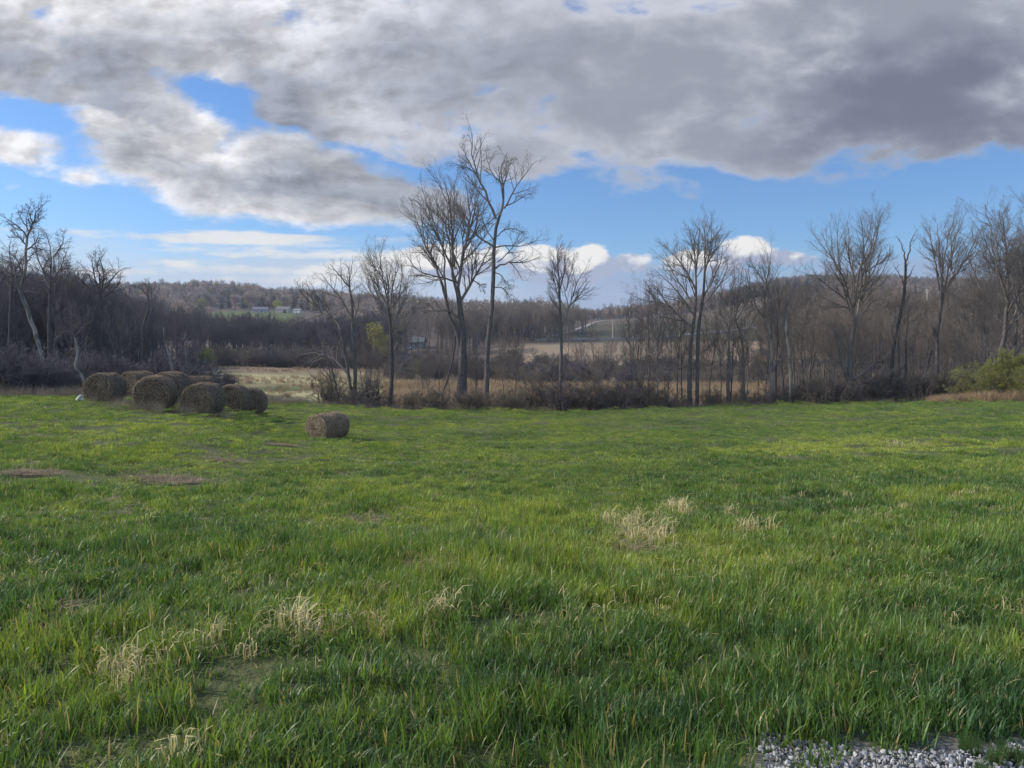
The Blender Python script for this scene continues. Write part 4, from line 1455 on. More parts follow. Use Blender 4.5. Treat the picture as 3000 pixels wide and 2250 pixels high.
    px_tree('bare tree with a wide tangled crown above the wood left of the ridge', 95,
            [tr(C1, [(700, 1200, 10), (705, 1000, 8), (710, 850, 8), (690, 720, 7)])],
            [lm(C1, 6, (690, 720), (640, 620), (600, 520), (560, 470)), lm(C1, 6, (690, 720), (690, 600), (640, 520), (640, 440)), lm(C1, 6, (700, 740), (760, 640), (800, 560), (830, 540)),
             lm(C1, 6, (700, 720), (740, 600), (730, 520), (740, 460)), lm(C1, 5, (720, 760), (810, 700), (860, 650), (885, 620)), lm(C1, 5, (690, 740), (600, 660), (520, 580)),
             lm(C1, 5, (690, 730), (660, 640), (580, 560))],
            LV_GNARL, seed=15, mats=('bark_dark', 'twig_dark'), rmin=0.011)
    px_tree('small tree with an S-bent pale trunk just behind the leftmost bale', 52,
            [tr(C1, [(585, 1330, 8), (568, 1290, 9), (522, 1262, 10), (516, 1225, 9), (545, 1185, 8), (535, 1090, 7), (520, 1040, 6)])],
            [lm(C1, 4, (520, 1040), (480, 990), (440, 1000), (400, 1080)), lm(C1, 4, (520, 1040), (560, 980), (640, 940), (700, 890)), lm(C1, 4, (525, 1050), (510, 960), (520, 880)),
             lm(C1, 3.5, (540, 1100), (600, 1060), (650, 1010)), lm(C1, 3.5, (535, 1110), (470, 1130), (430, 1160))],
            LV_GNARL, seed=16, mats=('bark_dead', 'twig_dark'), rmin=0.007)
    px_tree('slender bent tree with a small pale crown above the dark wood', 105,
            [tr(C1, [(980, 1230, 6), (985, 1080, 6), (985, 970, 6), (1020, 885, 6), (1047, 830, 5), (1032, 770, 4)])],
            [lm(C1, 4, (1032, 770), (1010, 720), (960, 680), (935, 680)), lm(C1, 4, (1032, 770), (1035, 700), (1030, 640)), lm(C1, 3, (1040, 790), (1050, 720), (1068, 660))],
            LV_GNARL, seed=17, mats=('bark', 'twig'), rmin=0.010)
    px_tree('broken pale snag with a dark side limb behind the bale row', 58,
            [tr(C1, [(1205, 1330, 8), (1200, 1270, 9), (1192, 1215, 7), (1165, 1130, 6), (1145, 1050, 5), (1135, 968, 3)])],
            [lm(C1, 5, (1195, 1275), (1150, 1230), (1120, 1195), (1088, 1155)), lm(C1, 3, (1137, 975), (1100, 965), (1050, 910))],
            [(3, 0.3, 0.8, 0.2, 0, 0.2)], seed=18, mats=('bark_dead', 'twig_dark'), gnarl=0.06)
    px_tree('straight pale dead trunk standing in the dark wood', 88,
            [tr(C1, [(1298, 1272, 5), (1295, 1200, 5), (1285, 1120, 4), (1281, 1060, 2.5)])], [lm(C1, 2.5, (1292, 1180), (1302, 1130), (1310, 1110))],
            [(2, 0.3, 0.8, 0.2, 0, 0.2)], seed=19, mats=('bark_dead', 'bark_dead'))


build_trees()


# ------------------------------------------------------------------ bushes and brush
def shrub_mesh(H, W, seed, rmin=0.008, n=14, dens=1.0, leaf=None, lsize=0.05, per=1, arch=0.25):
    g = np.random.default_rng(seed)
    stems, rad = [], []
    for i in range(n):
        az = g.random() * 6.283
        sp = g.random() ** 0.7
        e = np.array((math.cos(az) * W * 0.5 * sp, math.sin(az) * W * 0.5 * sp, H * (1 - 0.45 * sp * sp) * (0.75 + 0.25 * g.random())))
        a = np.array((math.cos(az) * 0.12 * W * sp, math.sin(az) * 0.12 * W * sp, -0.15))
        m_ = a + (e - a) * 0.5 + np.array((0, 0, arch * H * 0.3 * sp))
        p = resample([a, m_, e], 7)
        p[1:-1] += g.normal(size=(5, 3)) * H * 0.03
        stems.append(p)
        rad.append(np.linspace(0.016 * H + 0.012, rmin * 1.6, 7))
    cur, cr = np.stack(stems), np.stack(rad)
    groups = [(cur, cr, 4)]
    for lv, (k, ang, ratio) in enumerate([(int(7 * dens), 0.7, 0.42), (int(6 * dens), 0.75, 0.5), (5, 0.75, 0.55)]):
        cur, cr = grow(cur, cr, k, 0.15, 0.98, ang, ratio, 0.05, (0.24, 0.2, 0.2)[lv], (6, 4, 3)[lv], g, rmin)
        groups.append((cur, cr, 3))
    V, Q = tubes(groups)
    leafq = None
    if leaf:
        leafq = bud_quads(cur[:, -1], lsize, g, per)
    return V, Q, leafq


def shrub_thing(label, px, Y, top, width, seed, mat='shrub', leaf=None, lsize=0.05, per=1, group=None, dens=1.0, n=14, cat='shrub', rmin=0.008):
    base = on_ground(px, Y)
    H = max(0.8, P(px, top, Y)[2] - base[2])
    V, Q, lf = shrub_mesh(H, width * Y / F, seed, rmin, n, dens, leaf, lsize, per)
    root = empty('shrub', base, label, cat, group)
    mesh_obj('branches', V, Q, M[mat], root)
    if lf:
        mesh_obj('foliage', lf[0], lf[1], M[leaf], root)
    return root


def build_shrubs():
    # hedgerow in front of the valley, each one its own bush
    specs = [
        ('dark many-stemmed bush between the two-stemmed and broom-crowned trees', 1081, 82, 1085, 120, 'twig_dark'),
        ('olive-tinged round bush at the foot of the tallest tree', 1375, 86, 1135, 130, 'shrub'),
        ('low olive bush between the tallest tree and the cumulus tree', 1500, 88, 1130, 160, 'shrub'),
        ('large dark tangled bush around the foot of the cumulus tree', 1630, 89, 1085, 190, 'twig_dark'),
        ('broadest black thicket of the hedgerow, between the cumulus tree and fan-crowned tree', 1800, 89, 1095, 220, 'twig_dark'),
        ('brown bush left against the wide fan-crowned tree', 1925, 90, 1110, 150, 'shrub'),
        ('low brush between the fan-crowned tree and the slim trees', 2085, 90, 1130, 120, 'shrub'),
        ('low tangled bush at the foot of the slim curved tree', 2340, 89, 1120, 150, 'shrub'),
        ('brown thicket left of the broad thick-footed tree', 2410, 90, 1105, 150, 'shrub'),
        ('greenish low bush at the foot of the twisted half-dead tree', 2670, 88, 1120, 170, 'shrub'),
        ('dim brown bush right of the narrow straight-limbed tree', 2790, 90, 1090, 170, 'shrub'),
        ('twiggy grey bush against the left side of the two-stemmed tree', 965, 80, 1075, 150, 'shrub'),
        ('low twiggy bush between the broom-crowned tree and the stout many-stemmed tree', 1245, 84, 1120, 170, 'shrub'),
    ]
    for k, (lab, px, Y, top, w, mt) in enumerate(specs):
        shrub_thing(lab, px, Y, top, w, 400 + k, mt, dens=1.05, n=15, rmin=0.010)
    shrub_thing('bright yellow-green bush just leafing out at the right edge of the field', 2975, 76, 1035, 300, 450, 'shrub', 'green_leaf', 0.045, 6, n=34, dens=1.4)
    shrub_thing('small pale green leafing bush left of the bright yellow-green one', 2830, 80, 1125, 130, 451, 'shrub', 'green_leaf', 0.04, 1, n=16, dens=1.0)
    shrub_thing('olive leafing bush at the very corner right of the bright yellow-green one', 3060, 72, 1060, 200, 452, 'shrub', 'green_leaf', 0.05, 2, n=20, dens=1.2)
    # instanced brush, too tangled to count
    g = np.random.default_rng(77)
    protos = []
    for k in range(4):
        V, Q, _ = shrub_mesh(3.0, 3.0 + 0.5 * k, 500 + k, 0.011, 8, 0.85)
        protos.append(mesh_obj('piece', V, Q, M[('shrub', 'twig_thicket', 'shrub', 'twig')[k]], link=False))
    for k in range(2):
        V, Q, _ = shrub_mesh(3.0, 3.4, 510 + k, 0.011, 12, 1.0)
        protos.append(mesh_obj('piece', V, Q, M['twig_shaded'], link=False))
    pts, scl, rot, idx = [], [], [], []

    def add(c, Y, s, k):
        X = (c - 1500) / F * Y
        pts.append((X, Y, gz(X, Y)))
        scl.append((s * 1.15, s * 1.15, s))
        rot.append((0, 0, g.random() * 6.28))
        idx.append(k)
    for _ in range(430):      # hedgerow belt just past the field edge
        c = 800 + 2300 * g.random()
        e = float(np.interp(c, EDGE_C, EDGE_Y))
        Y = e + 2.5 + 16 * g.random() ** 1.5
        if c < 1560 and g.random() < 0.5:
            continue
        if c < 940 or (1900 < c < 2280 and g.random() < 0.5):
            continue
        add(c, Y, (0.4 + 0.75 * g.random()) * (1.35 if 1560 < c < 1900 else 0.85 if c < 2330 else 1.25), g.integers(0, 4))
    for _ in range(750):      # brush band across the valley
        c = 1130 + 2000 * g.random()
        Y = 178 + 95 * g.random()
        if c < 1450 and Y < 195:
            continue
        add(c, Y, 0.9 + 0.9 * g.random(), g.integers(0, 6))
    for _ in range(420):      # left wood's edge
        c = -250 + 900 * g.random()
        e = float(np.interp(c, EDGE_C, EDGE_Y))
        Y = e + 3 + 60 * g.random()
        if c > 585 - (Y - 60) * 0.6:
            continue
        add(c, Y, 0.6 + 0.8 * g.random(), 4 + g.integers(0, 2))
    for _ in range(420):      # behind the meadow, left
        c = 540 + 660 * g.random()
        add(c, 244 + 28 * g.random(), 0.8 + 1.5 * g.random() ** 1.5, g.integers(0, 6))
    for _ in range(400):      # right valley thicket
        c = 2280 + 850 * g.random()
        add(c, 96 + 80 * g.random(), 0.9 + 0.9 * g.random(), g.integers(0, 4))
    scatter('undergrowth', protos, pts, rot, scl, idx, 'tangled grey-brown brush filling the field edge and valley bottom', 'undergrowth')


build_shrubs()


# ------------------------------------------------------------------ woods
def wood_proto(H, W, seed, mt, mb, rmin=0.03, n=9, lv=None, r0=0.16, fork=0.3):
    g = np.random.default_rng(seed)
    lv = lv or [(7, 0.2, 0.6, 0.42, 0.12, 0.1), (6, 0.15, 0.65, 0.5, 0.08, 0.12)]
    pts = np.array([(0, 0, -0.4), (g.normal() * 0.3, g.normal() * 0.3, H * 0.3), (g.normal() * 0.5, g.normal() * 0.5, H * 0.6), (g.normal() * 0.6, g.normal() * 0.6, H * 0.94)])
    stem = resample(pts, 12)
    sr = r0 * np.interp(np.linspace(0, 1, 12), [0, 0.05, fork, 1], [1.3, 1, 0.8, 0.12])
    Ls, Rs = [], []
    for pl, t in auto_limbs(H, W, n, fork, g, 0.6):
        Ls.append(resample(pl, 10))
        Rs.append(np.linspace(r0 * 0.4, rmin, 10))
    Ls.append(resample(stem[5:], 10))
    Rs.append(np.linspace(r0 * 0.6, rmin, 10))
    groups, tips, _ = crown_levels(Ls, Rs, g, dict(levels=lv, rmin=rmin))
    V1, Q1 = tubes([(stem[None], sr[None], 6)])
    V2, Q2 = tubes(groups)
    return (V1, Q1, mb), (V2, Q2, mt), tips


def conifer_mesh(H, W, seed, tiers=22):
    g = np.random.default_rng(seed)
    Vs = []
    for i in range(tiers):
        t = 0.1 + 0.9 * i / tiers
        z = H * t
        r = W * 0.5 * (1 - t) ** 0.75 * (0.8 + 0.4 * g.random()) + 0.15
        m_ = max(6, int(18 * (1 - t) + 6))
        for j in range(m_):
            a = g.random() * 6.283
            rr = r * (0.55 + 0.5 * g.random())
            d = np.array((math.cos(a), math.sin(a), 0))
            s = np.array((-math.sin(a), math.cos(a), 0))
            w = 0.12 * W * (0.6 + 0.7 * g.random()) * (1.15 - t)
            c0 = np.array((0, 0, z + 0.02 * H))
            Vs += [c0 + d * rr * 0.15, c0 + d * rr * 0.6 + s * w - np.array((0, 0, 0.015 * H)), c0 + d * rr - np.array((0, 0, 0.05 * H * g.random())),
                   c0 + d * rr * 0.6 - s * w - np.array((0, 0, 0.02 * H))]
    V = np.array(Vs)
    return V, np.arange(len(V)).reshape(-1, 4)


def cloud_crown(H, W, seed, n=420, q=0.5, z0=0.3):
    """a fine-twigged crown seen from very far: many small slivers spread through its volume"""
    g = np.random.default_rng(seed)
    nb = 9
    cs = g.normal(size=(nb, 3)) * np.array((W * 0.2, W * 0.2, H * 0.14)) + np.array((0, 0, H * 0.66))
    k = g.integers(0, nb, n)
    v = norm(g.normal(size=(n, 3))) * (g.random((n, 1)) ** 0.4)
    c = cs[k] + v * np.array((W * 0.24, W * 0.24, H * 0.2))
    a = norm(g.normal(size=(n, 3)) + np.array((0, 0, 0.6))) * q * (0.6 + 0.9 * g.random((n, 1)))
    b = norm(np.cross(a, g.normal(size=(n, 3)))) * q * 0.28
    V = np.stack([c - a, c - b, c + a, c + b], 1).reshape(-1, 3)
    return V, np.arange(n * 4).reshape(-1, 4)


def join_parts(parts):
    V, Q, idx, mats, off = [], [], [], [], 0
    for v, q, m_ in parts:
        if m_ not in mats:
            mats.append(m_)
        V.append(v)
        Q.append(q + off)
        idx.append(np.full(len(q), mats.index(m_)))
        off += len(v)
    return np.concatenate(V), [np.concatenate(Q)], np.concatenate(idx), mats


def proto_tree_thing(name, parts, label, cat, group):
    root = empty(name, (0, 0, 0), label, cat, group)
    for nm, (v, q, m_) in zip(('trunk', 'crown'), parts):
        mesh_obj(nm, v, q, m_, root)
    return root


SKY_C = [-900, -400, 0, 200, 400, 520, 640, 900, 1200, 1420, 1560, 1700, 1800, 1900, 2300, 2420, 2600, 2760, 3000, 3900]
SKY_L = [770, 780, 800, 832, 872, 886, 925, 935, 925, 900, 888, 900, 915, 905, 850, 825, 835, 868, 785, 760]


def skyline_scale(c, Y, g, hproto, lo, hi, slack=55):
    top = float(np.interp(c, SKY_C, SKY_L)) + slack * g.random() ** 1.2
    X = (c - 1500) / F * Y
    H = P(c, top, Y)[2] - gz(X, Y)
    return min(hi, max(lo, H / hproto))


def build_woods():
    g = np.random.default_rng(99)
    near, mid = [], []
    for k in range(5):
        a, b, _ = wood_proto(17 + 2 * g.random(), 8.5, 600 + k, M['twig_shaded'], M['bark_dark'], 0.02, 10, [(8, 0.15, 0.6, 0.42, 0.12, 0.12), (6, 0.15, 0.65, 0.5, 0.08, 0.14), (4, 0.2, 0.7, 0.5, 0.06, 0.15)], 0.2)
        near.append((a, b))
    for k in range(4):
        a, b, _ = wood_proto(18, 8.5, 620 + k, M['twig_warm'], M['bark'], 0.035, 9, None, 0.2)
        mid.append((a, b))

    near_b = [((a[0], a[1], M['bark']), (b[0], b[1], M['twig_thicket'])) for a, b in near]

    thin = []
    for k in range(5):
        a, b, _ = wood_proto(18.5, 5.0 + 1.5 * g.random(), 640 + k, M['twig'], M[('bark', 'bark_dark', 'bark', 'bark_pale', 'bark')[k]], 0.008, 8,
                             [(9, 0.1, 0.6, 0.4, 0.12, 0.08), (7, 0.12, 0.65, 0.5, 0.08, 0.1), (5, 0.2, 0.7, 0.5, 0.06, 0.1)], 0.13, 0.22)
        thin.append((a, b))

    def individuals(protos, spots, lab, group, nm='woodland_tree'):
        things = [None] * len(protos)
        for j, (c, Y, s) in enumerate(spots):
            k = j % len(protos)
            if things[k] is None:
                o = proto_tree_thing(nm, protos[k], lab, 'tree', group)
                things[k] = o
            else:
                o = copy_tree(things[k])
            X = (c - 1500) / F * Y
            o.location = (X, Y, gz(X, Y))
            o.rotation_euler = (0, 0, g.random() * 6.28)
            o.scale = (s, s, s * (0.9 + 0.2 * g.random()))

    # front rows, each its own tree
    sp = []
    for i in range(34):
        c = -180 + 780 * (i + g.random()) / 34
        Y = 82 + 30 * g.random() + max(0, (c - 350)) * 0.25
        sp.append((c, Y, skyline_scale(c, Y, g, 18, 0.3, 0.8, 130)))
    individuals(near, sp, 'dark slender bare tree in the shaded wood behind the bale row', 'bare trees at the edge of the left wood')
    sp = []
    for i in range(36):
        c = 570 + 640 * (i + g.random()) / 36
        Y = 258 + 22 * g.random()
        sp.append((c, Y, skyline_scale(c, Y, g, 18, 0.3, 1.1, 60)))
    individuals(near, sp, 'thin grey bare tree at the edge of the wood beyond the pale meadow', 'bare trees beyond the meadow')
    sp = []
    for i in range(26):
        c = 1180 + 500 * (i + g.random()) / 26
        sp.append((c, 395 + 30 * g.random() - (60 if c < 1400 else 0), 0.9 + 0.35 * g.random()))
    individuals(mid, sp, 'brown bare tree in the wood left of the country road', 'bare trees left of the road')
    sp = []
    for i in range(44):
        c = 2290 + 820 * (i + g.random()) / 44
        Y = 108 + 60 * g.random()
        sp.append((c, Y, skyline_scale(c, Y, g, 18, 0.3, 0.85, 110)))
    individuals(near_b, sp, 'grey-brown bare young tree in the thicket along the right of the valley', 'young bare trees in the right thicket')
    sp = [(1440, 262, .33), (1560, 240, .4), (1690, 220, .42), (1740, 235, .85), (1775, 225, .4), (1808, 215, .42), (1834, 212, .55), (1855, 240, .42), (1925, 230, .75), (1905, 250, .5), (1990, 235, .5), (2110, 230, .5), (2180, 240, .55),
          (1995, 215, .45), (2060, 225, .5), (2230, 220, .5)]
    sp += [(1480 + 800 * g.random(), 200 + 60 * g.random(), 0.35 + 0.3 * g.random()) for _ in range(26)]
    individuals(mid, sp, 'lone thin brown tree standing in the brush before the tan field', 'scattered trees before the tan field')
    sp = [(1512, 470, 1.1), (1540, 465, 1.15), (1556, 462, 1.2), (1566, 468, 1.1), (1600, 470, 1.05), (1625, 466, 1.2), (1680, 470, 1.05), (1715, 460, 1.0)]
    individuals(mid, sp, 'tall thin-crowned tree rising above the wood left of the road', 'taller trees above the wood left of the road')

    sp = []
    for i in range(40):
        c = 1830 + 1080 * (i + g.random()) / 40
        Y = 89 + 12 * g.random()
        H = P(c, 800 + 230 * g.random(), Y)[2] - gz((c - 1500) / F * Y, Y)
        sp.append((c, Y, H / 18.5))
    individuals(thin, sp, 'thin grey sapling among the taller bare trees of the right half of the hedgerow', 'thin saplings in the hedgerow')
    sp = []
    for i in range(14):
        c = 940 + 850 * g.random()
        Y = 90 + 12 * g.random()
        H = P(c, 960 + 120 * g.random(), Y)[2] - gz((c - 1500) / F * Y, Y)
        sp.append((c, Y, H / 18.5))
    individuals(thin, sp, 'short thin sapling in the low brush of the left half of the hedgerow', 'short saplings in the hedgerow')

    # the woods as one mass each
    pr_near = []
    for k, (a, b) in enumerate(near[:4]):
        V, Q, ix, ms = join_parts([a, b])
        pr_near.append(mesh_obj('piece', V, Q, ms[0], mats=ms, idx=ix, link=False))
    pr_thk = []
    for k, (a, b) in enumerate(near_b[:4]):
        V, Q, ix, ms = join_parts([a, b])
        pr_thk.append(mesh_obj('piece', V, Q, ms[0], mats=ms, idx=ix, link=False))
    pr_mid = []
    for k, (a, b) in enumerate(mid):
        V, Q, ix, ms = join_parts([a, b])
        pr_mid.append(mesh_obj('piece', V, Q, ms[0], mats=ms, idx=ix, link=False))
    far_specs = [('twig_ridge', 3), ('twig_warm', 1), ('twig_thicket', 1), ('red_leaf', 1)]
    pr_far = []
    for mt, cnt in far_specs:
        for k in range(cnt):
            v, q = cloud_crown(17, 11, 700 + 10 * len(pr_far) + k, 520, 0.75)
            st = wood_proto(15, 6, 750 + k, M[mt], M['bark'], 0.07, 7, [(4, 0.2, 0.6, 0.4, 0.1, 0.1)], 0.2)
            V, Q, ix, ms = join_parts([(v, q, M[mt]), st[0], st[1]])
            pr_far.append(mesh_obj('piece', V, Q, ms[0], mats=ms, idx=ix, link=False))
    for k in range(2):      # 6,7 yellow-green
        v, q = cloud_crown(14, 10, 780 + k, 500, 0.7)
        st = wood_proto(13, 5, 785 + k, M['twig_warm'], M['bark'], 0.07, 6, [(4, 0.2, 0.6, 0.4, 0.1, 0.1)], 0.2)
        V, Q, ix, ms = join_parts([(v, q, M['yellow_leaf'] if k else M['green_leaf']), st[0], st[1]])
        pr_far.append(mesh_obj('piece', V, Q, ms[0], mats=ms, idx=ix, link=False))
    for k in range(2):      # 8,9 conifers
        v, q = conifer_mesh(17, 8, 790 + k)
        pr_far.append(mesh_obj('piece', v, q, M['conifer'], link=False))

    def mass(name, protos, gen, n, label):
        pts, rot, scl, idx = [], [], [], []
        tries = 0
        while len(pts) < n and tries < n * 12:
            tries += 1
            r = gen()
            if r is None:
                continue
            c, Y, s, k = r
            X = (c - 1500) / F * Y
            pts.append((X, Y, gz(X, Y)))
            rot.append((0, 0, g.random() * 6.28))
            scl.append((s, s, s * (0.85 + 0.3 * g.random())))
            idx.append(k)
        scatter(name, protos, pts, rot, scl, idx, label, 'woods')

    def gl():
        c = -420 + 1050 * g.random()
        Y = 95 + 190 * g.random()
        if c > 470 and Y < 225 + (c - 470) * 0.3:
            return None
        if c > 300 and Y < 95 + (c - 300) * 0.7:
            return None
        return c, Y, skyline_scale(c, Y, g, 18, 0.3, 1.2), g.integers(0, 4)
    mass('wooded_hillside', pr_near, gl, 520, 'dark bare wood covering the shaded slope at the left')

    def gm():
        c = 560 + 620 * g.random()
        Y = 275 + 60 * g.random()
        return c, Y, skyline_scale(c, Y, g, 18, 0.3, 1.2, 40), g.integers(0, 4)
    mass('valley_wood', pr_near, gm, 300, 'grey bare wood beyond the pale meadow, below the hill houses')

    def gr():
        c = 1130 + 590 * g.random()
        Y = 340 + 170 * g.random()
        if c > 1400 and Y < 400:
            return None
        if c > 1640 and Y < 450:
            return None
        if 1170 < c < 1290 and Y < 480:
            return None
        return c, Y, skyline_scale(c, Y, g, 18, 0.4, 1.3, 30), g.integers(0, 4)
    mass('roadside_wood', pr_mid, gr, 420, 'brown bare wood spreading left of the country road')

    def gf():
        c = -500 + 4300 * g.random()
        Y = 450 + 900 * g.random() ** 0.8
        if 600 < c < 960 and Y < 770:
            return None
        if c < 1000 and 560 < Y < 770 and c > 560:
            return None
        if 1640 < c < 2420 and Y < 900 - 0 * c:
            return None
        if 2380 < c and Y < 520:
            return None
        if 1100 < c < 1300 and Y < 520:
            return None
        k = g.integers(0, 6)
        u = g.random()
        nn = fbm(np.array([c * Y / F]), np.array([Y]), 60, 88)[0]
        if c < 1100 and u < 0.09:
            k = 6 + g.integers(0, 2)
        if nn > 0.56 and u > 0.6:
            k = 8 + g.integers(0, 2)
        if c > 2000 and Y > 900 and u < 0.5:
            k = 8 + g.integers(0, 2)
        if 900 < c < 1500 and Y > 1000 and u < 0.4:
            k = 8 + g.integers(0, 2)
        if c > 2100 and k < 3:
            k = 3 + g.integers(0, 2)
        return c, Y, (0.62 if 1700 < c < 2000 else 0.85) + 0.3 * g.random(), k
    mass('ridge_wood', pr_far, gf, 7500, 'budding brown and grey wood with dark conifers covering the far ridges')

    def gq():
        return 1620 + 480 * g.random(), 890 + 160 * g.random(), 0.35 + 0.35 * g.random(), g.integers(0, 6)
    mass('skyline_thicket', pr_far, gq, 520, 'low scrubby wood along the dip in the skyline above the pasture')

    def gh():
        c = 2240 + 1000 * g.random()
        Y = 180 + 420 * g.random()
        if c < 2400 and 260 < Y < 640:
            return None
        return c, Y, skyline_scale(c, Y, g, 18, 0.3, 1.2, 50), g.integers(0, 4)
    mass('hillside_wood', pr_thk, gh, 480, 'grey bare wood climbing the slope on the right of the valley')

    # single conifers and leafing trees that stand out
    def conifer(lab, px, Y, top, w, seed):
        b_ = on_ground(px, Y)
        H = P(px, top, Y)[2] - b_[2]
        v, q = conifer_mesh(H, w * Y / F, seed, 30)
        r = empty('conifer', b_, lab, 'conifer')
        mesh_obj('crown', v, q, M['conifer'], r)
        V, Q = tubes([(np.array([[(0, 0, -0.3), (0, 0, H * 0.5), (0, 0, H * 0.97)]], float), np.array([[0.02 * H, 0.012 * H, 0.02]]), 6)])
        mesh_obj('trunk', V, Q, M['bark_dark'], r)
    conifer('dark conifer beside the grey-green valley house', 1182, 405, 912, 48, 1)
    conifer('small dark conifer between the two-stemmed tree and the yellow tree', 1050, 330, 925, 40, 2)
    conifer('broad dark conifer on the right skyline, seen through branches', 2832, 300, 826, 42, 3)
    conifer('rounded dark conifer on the skyline left of the utility pole', 2678, 520, 832, 30, 4)
    conifer('blue-dark conifer just left of the middle hill house', 775, 722, 877, 20, 5)
    conifer('tiny dark conifer in front of the middle hill house', 836, 690, 905, 14, 6)

    def leafy_tree(lab, px, Y, top, w, leaf, seed, n=1300, q=0.42):
        b_ = on_ground(px, Y)
        H = P(px, top, Y)[2] - b_[2]
        a, b, _ = wood_proto(H, w * Y / F * 0.8, seed, M['twig_warm'], M['bark'], 0.03, 8, [(6, 0.2, 0.6, 0.4, 0.1, 0.1)], 0.02 * H)
        v, qd = cloud_crown(H, w * Y / F * 1.1, seed, n, q)
        r = empty('leafing_tree', b_, lab, 'tree')
        mesh_obj('trunk', a[0], a[1], a[2], r)
        V, Q, ix, ms = join_parts([b, (v, qd, M[leaf])])
        mesh_obj('crown', V, Q, ms[0], r, mats=ms, idx=ix)
    leafy_tree('yellow-green tree in early leaf in front of the valley wood', 1105, 255, 942, 58, 'yellow_leaf', 41)
    leafy_tree('yellow-green tree just behind the middle hill house', 815, 735, 878, 38, 'yellow_leaf', 42, 900, 0.8)
    leafy_tree('faint green tree breaking into leaf at the top of the valley wood', 830, 300, 930, 60, 'green_leaf', 43, 400, 0.3)
    # rounded green evergreen at the wood edge
    b_ = on_ground(592, 236)
    r = empty('evergreen_bush', b_, 'rounded bright green evergreen bush against the dark left wood', 'bush')
    v, q = cloud_crown(7.0, 6.4, 61, 2200, 0.26)
    v[:, 2] -= 1.2
    mesh_obj('foliage', v, q, M['green_leaf'], r)
    V, Q, _ = shrub_mesh(3.5, 3.0, 62, 0.015, 8, 0.7)
    mesh_obj('branches', V, Q, M['shrub'], r)
    shrub_thing('round dark bush standing alone in the pale meadow', 662, 135, 1090, 75, 470, 'twig_shaded', n=24, dens=1.3, rmin=0.014)


build_woods()


# ------------------------------------------------------------------ tall dead weeds and reeds
def build_weeds():
    g = np.random.default_rng(31)
    protos = []
    for k in range(3):
        V, Q = straws(45, 0.5, 0.4, 1.15, 0.012, 900 + k, 0.08, 0.55)
        protos.append(mesh_obj('piece', V, Q, M['weed'], link=False))
    for k in range(3):
        V, Q = straws(60, 0.8, 0.9, 1.9, 0.03, 910 + k, 0.05, 0.45)
        protos.append(mesh_obj('piece', V, Q, M['reed'], link=False))
    pts, rot, scl, idx = [], [], [], []

    def add(X, Y, s, k):
        pts.append((X, Y, gz(X, Y)))
        rot.append((0, 0, g.random() * 6.28))
        scl.append((s, s, s))
        idx.append(k)
    for _ in range(1500):     # rough margin at the left edge of the field and round the bales
        c = -250 + 1150 * g.random()
        e = float(np.interp(c, EDGE_C, EDGE_Y))
        Y = e - 1.5 + 10 * g.random()
        add((c - 1500) / F * Y, Y, 0.5 + 0.6 * g.random(), g.integers(0, 3))
    for _ in range(110):
        c = 250 + 420 * g.random()
        Y = 34.3 + 5 * g.random()
        add((c - 1500) / F * Y, Y, 0.3 + 0.4 * g.random(), g.integers(0, 3))
    for _ in range(1100):     # margin along the hedgerow
        c = 880 + 2300 * g.random()
        e = float(np.interp(c, EDGE_C, EDGE_Y))
        Y = e + 0.3 + 6 * g.random()
        add((c - 1500) / F * Y, Y, 0.45 + 0.5 * g.random(), g.integers(0, 3))
    scatter('weeds', protos, pts, rot, scl, idx, 'tall dead brown weeds standing along the field edge and by the bales', 'weeds')
    pts, rot, scl, idx = [], [], [], []
    for _ in range(2600):     # tan reed bed in the valley bottom
        c = 1130 + 1300 * g.random()
        Y = 126 + 54 * g.random()
        add((c - 1500) / F * Y, Y, 0.7 + 0.5 * g.random(), 3 + g.integers(0, 3))
    for _ in range(2600):     # rough grass of the meadow
        c = 560 + 640 * g.random()
        Y = 100 + 150 * g.random()
        if vnoise(np.array([(c - 1500) / F * Y]), np.array([Y]), 9.0, 12)[0] < 0.4:
            continue
        add((c - 1500) / F * Y, Y, 0.35 + 0.4 * g.random(), g.integers(0, 6))
    for _ in range(620):      # tan stand at the right edge
        c = 3200 - 480 * g.random() ** 1.3
        e = float(np.interp(c, EDGE_C, EDGE_Y))
        Y = e - 8 + 7 * g.random()
        add((c - 1500) / F * Y, Y, (0.45 + 0.45 * g.random()) * (0.6 + 0.5 * (c - 2720) / 480), 3 + g.integers(0, 3))
    pr = []
    for p in protos:
        q = p.copy()
        pr.append(q)
    scatter('reeds', pr, pts, rot, scl, idx, 'pale tan reeds and tall dry grass in the valley bottom and at the right edge', 'reeds')


build_weeds()


# ------------------------------------------------------------------ hay bales
def hay_material(name, c1, c2):
    m, nt, b, h = new_mat(name)
    po = pos_socket(nt, 'object')
    f = h.noise(scaled(nt, po, (1, 1, 1)), 5, 6, 0.7)
    f2 = h.noise(scaled(nt, po, (2.0, 14, 14)), 3, 5, 0.7, 1.0)
    f3 = h.noise(scaled(nt, po, (30, 8, 8)), 2, 4, 0.7, 1.5)
    ff = h.m('ADD', h.m('MULTIPLY', f, 0.3), h.m('ADD', h.m('MULTIPLY', f2, 0.35), h.m('MULTIPLY', f3, 0.35)))
    c = h.ramp(ff, [(0.38, c1), (0.62, c2)])
    nt.links.new(c, b.inputs['Base Color'])
    b.inputs['Roughness'].default_value = 0.95
    b.inputs['Specular IOR Level'].default_value = 0.1
    bump(nt, b, ff, 1.0, 0.08)
    return m


